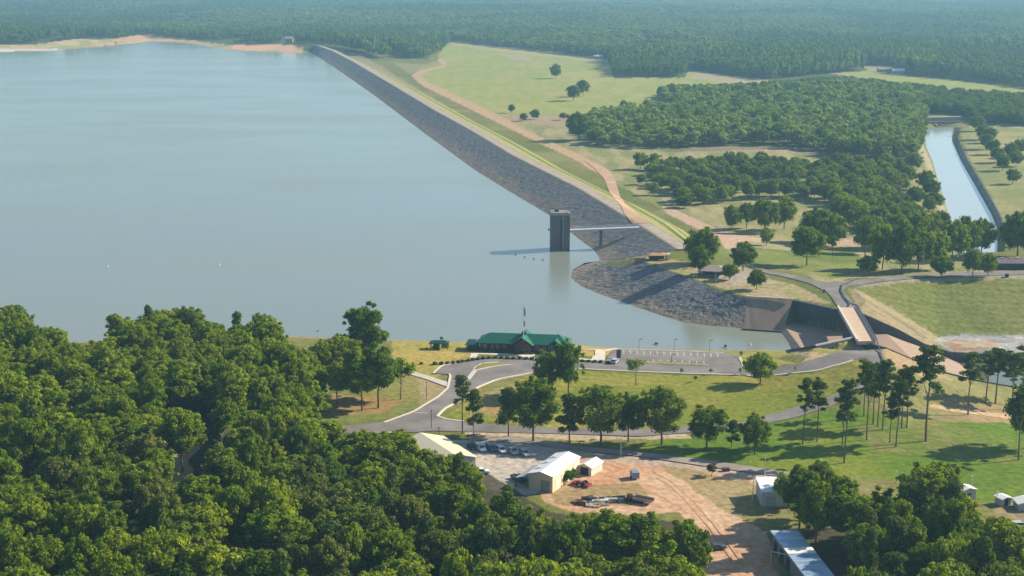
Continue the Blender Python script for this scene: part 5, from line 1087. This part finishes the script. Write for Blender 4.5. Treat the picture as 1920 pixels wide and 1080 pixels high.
# small white shed beside it
g = at1(1107, 889); sh_ = thing('shed', 'small white shed with pitched roof just past the warehouse', 'shed', tuple(g+Vector((0, 2, 0))), ang-R(6))
MB().prism([(-2.1, -.3), (2.1, -.3), (2.1, 2.4), (0, 3.2), (-2.1, 2.4)], -3.2, 3.2).build('wall', mat('shed_wall', (.62, .58, .48)), sh_)
rf = gable_roof(0, 4.9, -3.5, 3.5, 2.35, 1.0); rf.v = [(y, x, z) for x, y, z in rf.v]; rf.build('roof', mat('shed_roof', (.72, .72, .68), rough=.5), sh_)
MB().box((-3.25, 0, 1.1), (.12, 2.4, 2.2)).build('door', DRK, sh_)
# barn half hidden by the wood
zb = float(at1(830, 850).z)+3.4; a1, a2 = Vector(P(788, 812, zb+2.0)), Vector(P(850, 852, zb+2.0)); d1 = a2-a1; L1 = d1.length; an = math.atan2(d1.y, d1.x); cn = (a1+a2)/2
bn = thing('barn', 'cream metal roofed barn half hidden by the treetops next to the parked cars', 'barn', (cn.x, cn.y, zb-3.4), an)
sd1 = -1
rf = gable_roof(0, 15, -L1/2, L1/2, 3.4, 2.2); rf.v = [(y, x, z) for x, y, z in rf.v]; rf.build('roof', mat('cream_metal_roof', (.70, .62, .42), noise=.06, scale=1.5, rough=.45), bn)
MB().prism([(-7, -.5), (7, -.5), (7, 3.3), (0, 5.2), (-7, 3.3)], -L1/2+.5, L1/2-.5).build('wall', WALLG, bn)
# shed at the lane, partly behind the clump
gx1, gx2 = at1(1427, 951), at1(1500, 951); Wd = (gx2-gx1).length
ls = thing('lane_shed', 'white roofed metal shed behind the bright bush at the lane', 'shed', tuple((gx1+gx2)/2+Vector((0, 5, 0))), math.atan2((gx2-gx1).y, (gx2-gx1).x))
MB().box((0, 0, 1.9), (Wd-.4, 9.4, 4.4)).build('wall', mat('pale_blue_wall', (.45, .50, .50), noise=.06, scale=3), ls)
mb = MB(); mb.add([(-Wd/2, -5, 4.15), (Wd/2, -5, 4.15), (Wd/2, 5, 4.7), (-Wd/2, 5, 4.7), (-Wd/2, -5, 3.95), (Wd/2, -5, 3.95), (Wd/2, 5, 4.5), (-Wd/2, 5, 4.5)], [(0, 1, 2, 3), (7, 6, 5, 4), (0, 4, 5, 1), (1, 5, 6, 2), (2, 6, 7, 3), (3, 7, 4, 0)]); mb.build('roof', MET, ls)
for k in (-.25, .2): MB().box((Wd*k, -4.75, 1.3), (2.4, .1, 2.9)).build('door', mat('shed_door', (.36, .40, .40)), ls)
# long blue metal roof
zr = 8.6; q0, q1, q2 = Vector(P(1445, 994, zr)), Vector(P(1494, 994, zr)), Vector(P(1511, 1081, zr)); ax = (q0-q2); an = math.atan2(ax.y, ax.x); W2 = (q1-q0).length; L2 = 40
cc_ = q0-ax.normalized()*L2/2+(q1-q0)/2
bl = thing('long_shed', 'long narrow shed with patchy blue metal roof beside the dirt road', 'shed', (cc_.x, cc_.y, 4.1), an)
BLM = mat('blue_patchy_metal', (.20, .36, .56), col2=(.66, .72, .76), scale=.35, rough=.35, stretch=(1.6, .5, 1), detail=8); BLM.node_tree.nodes['Principled BSDF'].inputs['Metallic'].default_value = .3
MB().box((0, 0, 1.9), (L2-.6, W2-.8, 4.6)).build('wall', mat('dull_grey_wall', (.22, .22, .21), noise=.1, scale=2), bl)
W2w = abs((q1-q0).dot(Vector((-ax.y, ax.x, 0)).normalized()))
rfo = MB().box((0, 0, 4.4), (L2, W2w+.4, .28)).build('roof', BLM, bl)
xw = L2/2-13.0; rw = MB().box((xw, 0, 4.6), (3.4, W2w+.5, .14)).build('white_panel', mat('white_panel_metal', (.78, .78, .72), rough=.5), rfo)
for k in range(9): MB().box((L2/2-2-k*4.2, 0, 4.57), (.25, W2w+.2, .08)).build('roof_seam', mat('seam_silver', (.5, .53, .56), rough=.4), rfo)
for k in range(3): MB().box((L2/2-3-k*5, W2w/2+.0-.36, 1.4), (2.6, .12, 2.8)).build('door', DRK, bl)
a = Vector(P(1446, 1034, 7.2)); b = Vector(P(1479, 1041, 7.6)); mb = MB(); mb.tube(a, b, .14); mb.tube(a, a-Vector((0, 0, 3.4)), .1); tag(mb.build('gantry_arm', mat('parapet_concrete')), 'pale horizontal beam on a post sticking out beside the long blue roof', 'beam')
def small_building(name, px_, py_, w_, d_, h_, rz, label, roofm, cat='building'):
    g_ = at1(px_, py_); t = thing(name, label, cat, tuple(g_), rz); MB().box((0, 0, h_/2-.2), (w_, d_, h_)).build('wall', WALLG, t)
    rf_ = gable_roof(0, w_+.6, -d_/2-.4, d_/2+.4, h_-.25, w_*.16); rf_.build('roof', roofm, t); MB().box((0, -d_/2-.04, 1), (1.1, .1, 2)).build('door', DRK, t); return t
WR = mat('bright_white_roof', (.80, .79, .74), rough=.5)
small_building('hut', 1922, 953, 5, 4, 2.2, 0, 'white roofed hut cut by the picture edge behind the dark clump', WR)
small_building('hut', 1880, 946, 3.0, 2.6, 2.4, .4, 'little white hut between the bushes behind the dark clump', WR)
small_building('hut', 1810, 935, 4, 3, 3.2, .3, 'tiny white hut peeking over the dark clump of trees', WR)
# far houses
HW = mat('house_wall', (.38, .34, .28)); HR = mat('house_roof', (.36, .31, .25)); HR2 = mat('far_white_roof', (.8, .8, .8))
def far_house(px_, py_, w_, d_, h_, label, roofm, rz=0):
    g_ = at1(px_, py_); t = thing('farmhouse', label, 'house', tuple(g_), rz); MB().box((0, 0, h_/2-.5), (w_, d_, h_+1)).build('wall', HW, t); rf_ = gable_roof(0, d_+1, -w_/2-.5, w_/2+.5, h_, d_*.3); rf_.v = [(y, x, z) for x, y, z in rf_.v]; rf_.build('roof', roofm, t)
    for k in (-.3, 0, .3): MB().box((w_*k, -d_/2-.05, h_*.5), (1.4, .1, 1.6)).build('window', DRK, t)
far_house(542, 80, 14, 9, 8, 'tan house at the far end of the dam among dark trees', HR)
far_house(1121, 110, 14, 8, 4, 'white roofed house at the forest edge behind the open field', HR2, -.1)
far_house(1683, 139, 16, 10, 5, 'white roofed house on the dirt clearing behind the strip field', HR2)
far_house(1660, 135, 22, 9, 4, 'long low farm building on the dirt clearing behind the strip field', HR)
far_house(1168, 112, 8, 8, 5, 'pale shed at the tree line by the corner of the open field', HR2)
# ---------------------------------------------------------------- vehicles
TY = mat('tyre', (.02, .02, .02)); RIM = mat('rim', (.45, .45, .46), rough=.3, metal=.8); CGL = mat('car_glass', (.02, .03, .04), rough=.08, spec=.7)
def paint(n_, c): return mat('paint_'+n_, c, rough=.3, spec=.6)
def car(px_, py_, rz, col, label, cat='car', kind='sedan', sc_=1.0, group=None, name='parked_car'):
    g_ = at1(px_, py_)
    t = thing(name, label, cat, tuple(g_+Vector((0, 0, .02))), rz, group); t.scale = (sc_,)*3; L_ = 4.6; W_ = 1.8
    if kind == 'pickup': prof = [(-2.7, .45), (2.6, .45), (2.65, .85), (2.5, 1.05), (1.3, 1.15), (.75, 1.8), (-.45, 1.85), (-.6, 1.15), (-.62, .75), (-2.6, .75), (-2.6, 1.1), (-2.72, 1.1)]; wx = 1.65; gp = [(1.22, 1.15), (.74, 1.72), (-.42, 1.76), (-.5, 1.15)]
    elif kind == 'suv': prof = [(-2.3, .45), (2.25, .45), (2.3, .9), (2.1, 1.05), (1.1, 1.15), (.5, 1.75), (-1.95, 1.78), (-2.3, 1.1)]; wx = 1.4; gp = [(1.0, 1.15), (.48, 1.68), (-1.9, 1.7), (-2.1, 1.15)]
    else: prof = [(-2.3, .4), (2.25, .4), (2.3, .7), (2.1, .85), (1.05, .95), (.4, 1.42), (-1.0, 1.45), (-1.7, 1.0), (-2.25, .95)]; wx = 1.4; gp = [(.95, .96), (.36, 1.36), (-.96, 1.38), (-1.58, 1.0)]
    mb = MB(); mb.prism(prof, -W_/2, W_/2, 'y'); o_ = mb.build('body', col, t); b_ = o_.modifiers.new('b', 'BEVEL'); b_.width = .07; b_.segments = 2
    for s in (-1, 1):
        mb = MB(); mb.prism(gp, s*(W_/2+.005), s*(W_/2+.02), 'y'); mb.build('side_window', CGL, t)
    (xa, za), (xb, zb_) = gp[0], gp[1]
    MB().add([(xa+.14, -.78, za), (xa+.14, .78, za), (xb+.12, .7, zb_), (xb+.12, -.7, zb_)], [(0, 1, 2, 3)]).build('windscreen', CGL, t)
    (xc, zc_), (xd, zd_) = gp[3], gp[2]
    MB().add([(xc-.16, .78, zc_), (xc-.16, -.78, zc_), (xd-.13, -.7, zd_), (xd-.13, .7, zd_)], [(0, 1, 2, 3)]).build('rear_window', CGL, t)
    for x in (-wx, wx):
        for s in (-1, 1):
            w_ = MB().tube((x, s*.72, .34), (x, s*.94, .34), .34, .34, 14).build('wheel', TY, t); MB().tube((x, s*.93, .34), (x, s*.96, .34), .2, .18, 10).build('rim', RIM, w_)
    for s in (-1, 1):
        MB().box((2.24, s*.62, prof[2][1]-.08), (.12, .32, .16)).build('headlight', mat('lamp_glass', (.7, .7, .68), rough=.15), t); MB().box((-2.27 if kind != 'pickup' else -2.7, s*.68, .82), (.1, .2, .2)).build('tail_light', mat('tail_red', (.4, .02, .02), rough=.2), t)
    return t
h0 = R(-67)
PW, PS, PT, PD = paint('white', (.75, .75, .73)), paint('silver', (.45, .47, .50)), paint('teal', (.03, .12, .17)), paint('dark', (.04, .06, .08))
GRP = 'cars in the row on the gravel lot'
car(885, 841, h0, PD, 'dark car nearest the barn in the row on the gravel lot', group=GRP); car(901, 844, h0, PW, 'white pickup second from the barn in the row on the gravel lot', 'pickup truck', 'pickup', group=GRP)
car(921, 845, h0, PT, 'dark teal car between two white vehicles in the gravel lot row', kind='suv', group=GRP); car(940, 848, h0, PW, 'white car in the middle of the gravel lot row', kind='suv', group=GRP)
car(961, 850, h0, PS, 'silver pickup next to last in the gravel lot row', 'pickup truck', 'pickup', group=GRP); car(984, 854, h0, PS, 'silver car ending the row on the sunlit gravel', kind='suv', group=GRP)
car(901, 889, R(8), PW, 'white pickup alone on the gravel at the treetops', 'pickup truck', 'pickup', sc_=.95)
car(972, 901, R(-55), PD, 'dark pickup beside the lean-to of the warehouse', 'pickup truck', 'pickup'); car(1153, 681, R(70), PS, 'silver car by the pavement corner at the parking place', kind='suv')
car(1180, 940, R(6), mat('wreck_black', (.03, .03, .035), rough=.6), 'black worn pickup parked in the scrap row', 'pickup truck', 'pickup'); car(1344, 1030, R(12), PD, 'dark car in the shade at the bend of the dirt road')
car(1911, 990, R(10), PS, 'silver car under the trees by the hut at the picture edge', kind='suv')
car(1263, 699, R(5), PD, 'dark car on the road beside the parking island') if False else None
# trailer, tractor, tank, scrap
g = at1(1190, 897); tr = thing('cargo_trailer', 'small blue grey box trailer alone on the sandy yard', 'trailer', tuple(g), R(100))
MB().box((0, 0, 1.25), (3.0, 1.9, 1.7)).build('box', mat('blue_grey_paint', (.22, .25, .36), rough=.5), tr); MB().box((1.9, 0, .5), (1.0, .1, .1)).build('drawbar', DKM, tr)
for s in (-1, 1): MB().tube((0, s*.9, .35), (0, s*1.1, .35), .35, .35, 12).build('wheel', TY, tr)
g = at1(1091, 911); tt = thing('tractor', 'red tractor with loader beside the warehouse shrubs', 'tractor', tuple(g), R(150)); RD = paint('red', (.30, .04, .05))
MB().prism([(-.9, .7), (1.6, .7), (1.7, 1.3), (.3, 1.45), (.2, 1.1), (-.9, 1.1)], -.45, .45, 'y').build('body', RD, tt, bevel=.04); MB().box((-.5, 0, 1.35), (.5, .5, .3)).build('seat', TY, tt)
mb = MB(); mb.box((2.4, 0, .5), (.7, 1.9, .7)); o = mb.build('bucket', RD, tt)
for s in (-1, 1):
    MB().tube((-.7, s*.6, .75), (-.7, s*1.0, .75), .75, .75, 16).build('wheel', TY, tt); MB().tube((1.2, s*.6, .42), (1.2, s*.85, .42), .42, .42, 12).build('wheel', TY, tt); MB().bar((.3, s*.6, 1.2), (2.2, s*.6, .7), .14, .14).build('loader_arm', RD, tt)
MB().box((-1.8, 0, .6), (1.3, 2.4, .5)).build('mower_deck', RD, tt)
g = at1(1206, 943); ft = thing('flatbed_trailer', 'rusty flatbed trailer with pale frame at the end of the scrap row', 'trailer', tuple(g), R(-28))
MB().box((0, 0, .8), (5.2, 2.2, .18)).build('deck', mat('dark_rust', (.12, .05, .045), noise=.3, scale=2), ft)
for s in (-1, 1): MB().box((0, s*1.15, 1.2), (5.2, .1, .7)).build('side_rail', mat('pale_rust', (.4, .33, .28)), ft)
for x in (-1, 0): [MB().tube((x, s*.9, .4), (x, s*1.12, .4), .38, .38, 12).build('wheel', TY, ft) for s in (-1, 1)]
rs7 = random.Random(4); cols = [mat('scrap_white', (.66, .66, .62)), mat('scrap_tan', (.45, .34, .22)), mat('scrap_dark', (.05, .05, .06)), mat('scrap_rust', (.20, .10, .08)), mat('scrap_grey', (.3, .31, .32))]
cn_ = ['white', 'tan', 'blackened', 'rusty', 'grey']
scr = [(1122, 941, 5.5, .9, .5, 0), (1150, 937, 5, 1.0, .4, 0), (1100, 940, 3, 1.6, 1.2, 2), (1092, 946, 2.2, 1.5, 1.0, 3), (1106, 950, 2, 1.4, .6, 0), (1119, 951, 1.8, 1.4, .5, 1), (1128, 949, 1.6, 1.2, .7, 1), (1136, 948, 2, 1.2, .4, 4), (1150, 942, 3, 1.4, .4, 3), (1165, 941, 1.8, 1.5, .9, 4), (1112, 936, 2.5, .8, .9, 1), (1083, 942, 3, 1.5, .5, 3)]
ADJ = ['longest', 'second', 'tall', 'squat', 'tilted', 'loose', 'square', 'flat', 'low', 'raised', 'upright', 'outermost']
for k, (x, y, l_, w_, h_, c) in enumerate(scr):
    g = at1(x, y); mb = MB(); n_ = 3 if h_ > .6 else 2
    for j in range(n_): mb.box((rs7.uniform(-.15, .15), rs7.uniform(-.1, .1), h_*(j+.5)/n_), (l_*rs7.uniform(.85, 1), w_*rs7.uniform(.85, 1), h_/n_*.9), rs7.uniform(-.08, .08))
    for j in range(3): mb.tube((rs7.uniform(-l_/2, 0), rs7.uniform(-w_/2, w_/2), h_+.05), (rs7.uniform(0, l_/2), rs7.uniform(-w_/2, w_/2), h_+.15), .07)
    o = mb.build('scrap_stack', cols[c]); o.location = g; o.rotation_euler.z = rs7.uniform(-.35, .35); tag(o, '%s %s stack of scrap lying in the junk row before the treetops' % (ADJ[k], cn_[c]), 'scrap pile', 'scrap in the junk row')
g = at1(1145, 938); mb = MB(); mb.bar(Vector(at1(1108, 937)), Vector(at1(1172, 932)), .3, .5); tag(mb.build('pipe_rack', mat('scrap_dark')), 'long dark rack running behind the scrap stacks', 'rack')
for x, y, r_, l_ in ((1063, 905, 1.4, 'dark shrub against the sunny wall of the warehouse'), (1071, 897, 1.1, 'smaller shrub against the sunny wall of the warehouse'), (1052, 908, 1.0, 'low shrub at the warehouse corner')):
    T(x, y, r_*20, r_*17, 'shade', 'shrub', l_)
T(1478, 948, 62, 60, 'broad', 'yard_tree', 'bright green bush shaped tree in front of the white roofed shed', m=LL)
# ---------------------------------------------------------------- poles and lamps
PWD = mat('pole_wood', (.20, .16, .12)); PGL = mat('pole_pale', (.62, .62, .56)); PBL = mat('pole_dark', (.05, .05, .055))
def pole(x, y, hpx, m, name, label, arm=0, r=.13, cat='pole', lean=0):
    p = at1(x, y); s = float(proj(np.array(p))[1]); h_ = hpx/s; t = thing(name, label, cat, tuple(p)); t.rotation_euler = (0, lean, .3)
    MB().tube((0, 0, -.3), (0, 0, h_), r, r*.7, 8).build('post', m, t)
    if arm: MB().bar((0, 0, h_-.2), (arm, 0, h_-.05), .12, .1).build('arm', m, t); MB().box((arm, 0, h_-.1), (.7, .3, .18)).build('lamp_head', m, t)
    else: MB().box((0, 0, h_+.1), (.35, .35, .25)).build('cap', m, t)
    return t
for x, y, h_, l_ in ((1198, 657, 22, 'thin dark lamp post behind the parking kerb, closest to the visitor building'), (1264, 659, 24, 'thin dark lamp post behind the middle of the parking kerb'), (1330, 661, 24, 'thin dark lamp post behind the parking kerb, closest to the spillway')): pole(x, y, h_, PBL, 'lamp_post', l_, .8, .07, 'lamp post')
pole(1259, 681, 17, PBL, 'lamp_post', 'thin dark lamp post on the parking island', 1, .1, 'lamp post')
pole(809, 803, 34, PBL, 'lamp_post', 'dark lamp post at the road junction beside the barn', 0, .12, 'lamp post'); pole(800, 750, 34, PBL, 'lamp_post', 'dark lamp post on the lawn near the footpath end', 0, .1, 'lamp post'); pole(887, 818, 26, PGL, 'sign_post', 'pale sign post at the lane below the narrow bushy pine', 0, .12, 'sign post'); pole(823, 818, 16, PBL, 'sign_post', 'short dark post by the barn roof', 0, .1, 'post')
pole(1164, 854, 36, PGL, 'lamp_post', 'pale lamp post where the lane leaves the tree row', 1.2, .15, 'lamp post'); pole(1434, 892, 38, PGL, 'lamp_post', 'pale lamp post at the lane before the white roofed shed', 0, .16, 'lamp post'); pole(1539, 888, 26, PGL, 'lamp_post', 'pale lamp post rising above the dark clump by the lawn', 0, .16, 'lamp post')
pole(1410, 940, 44, mat('pole_yellow', (.70, .62, .42)), 'utility_pole', 'leaning cream pole standing free before the white roofed shed', 0, .14, 'pole', .06); pole(1821, 920, 28, PGL, 'lamp_post', 'pale greenish pole on the lawn behind the dark clump', 0, .15, 'pole'); pole(1869, 945, 24, PGL, 'lamp_post', 'short white pole beside the little white hut', 0, .18, 'pole'); pole(1680, 905, 22, PGL, 'lamp_post', 'pale pole top showing over the dark clump at the lawn', 0, .15, 'pole')
pole(1808, 858, 26, PWD, 'utility_pole', 'short wooden pole on the patchy lawn below the tall pines', 0, .14, 'pole')
g = at1(1160, 672); sg = thing('notice_board', 'tall brown notice board at the pavement corner by the parking place', 'notice board', tuple(g)); MB().box((0, 0, 1.9), (1.6, .3, 2.6)).build('board', mat('board_brown', (.16, .09, .08)), sg); mb = MB(); mb.box((0, 0, .3), (1.4, .2, .9)); mb.build('base', PWD, sg)
g = at1(1361, 883); o = MB().box((0, 0, .45), (2.0, 1.2, .9), .2).build('skip_bin', mat('bin_maroon', (.12, .04, .04)), bevel=.08); o.location = g; tag(o, 'small maroon bin on the grass edge beside the lane', 'bin')
g = at1(1888, 519); o = MB().tube((0, 0, 0), (0, 0, 1.3), .9, .8, 12).build('litter_bin', PBL, bevel=.05); o.location = g; tag(o, 'round dark bin on the sandy verge of the far road', 'bin')
g = at1(1545, 548); o = MB().tube((0, 0, 0), (0, 0, 1.2), .5, .45, 12).build('road_barrel', PBL, bevel=.05); o.location = g; tag(o, 'dark barrel at the road fork before the bridge', 'barrel')
# ---------------------------------------------------------------- haze
hz = bpy.data.materials.new('haze_air'); hz.use_nodes = True; n = hz.node_tree.nodes; n.remove(n['Principled BSDF'])
pv = n.new('ShaderNodeVolumePrincipled'); pv.inputs['Color'].default_value = (.38, .74, 1, 1); pv.inputs['Density'].default_value = 1.25e-4
pv.inputs['Anisotropy'].default_value = .2
hz.node_tree.links.new(pv.outputs[0], n['Material Output'].inputs['Volume'])
hb = MB().box((0, 12500, 60), (24000, 26000, 200)); ho = hb.build('haze', hz); ho['kind'] = 'stuff'
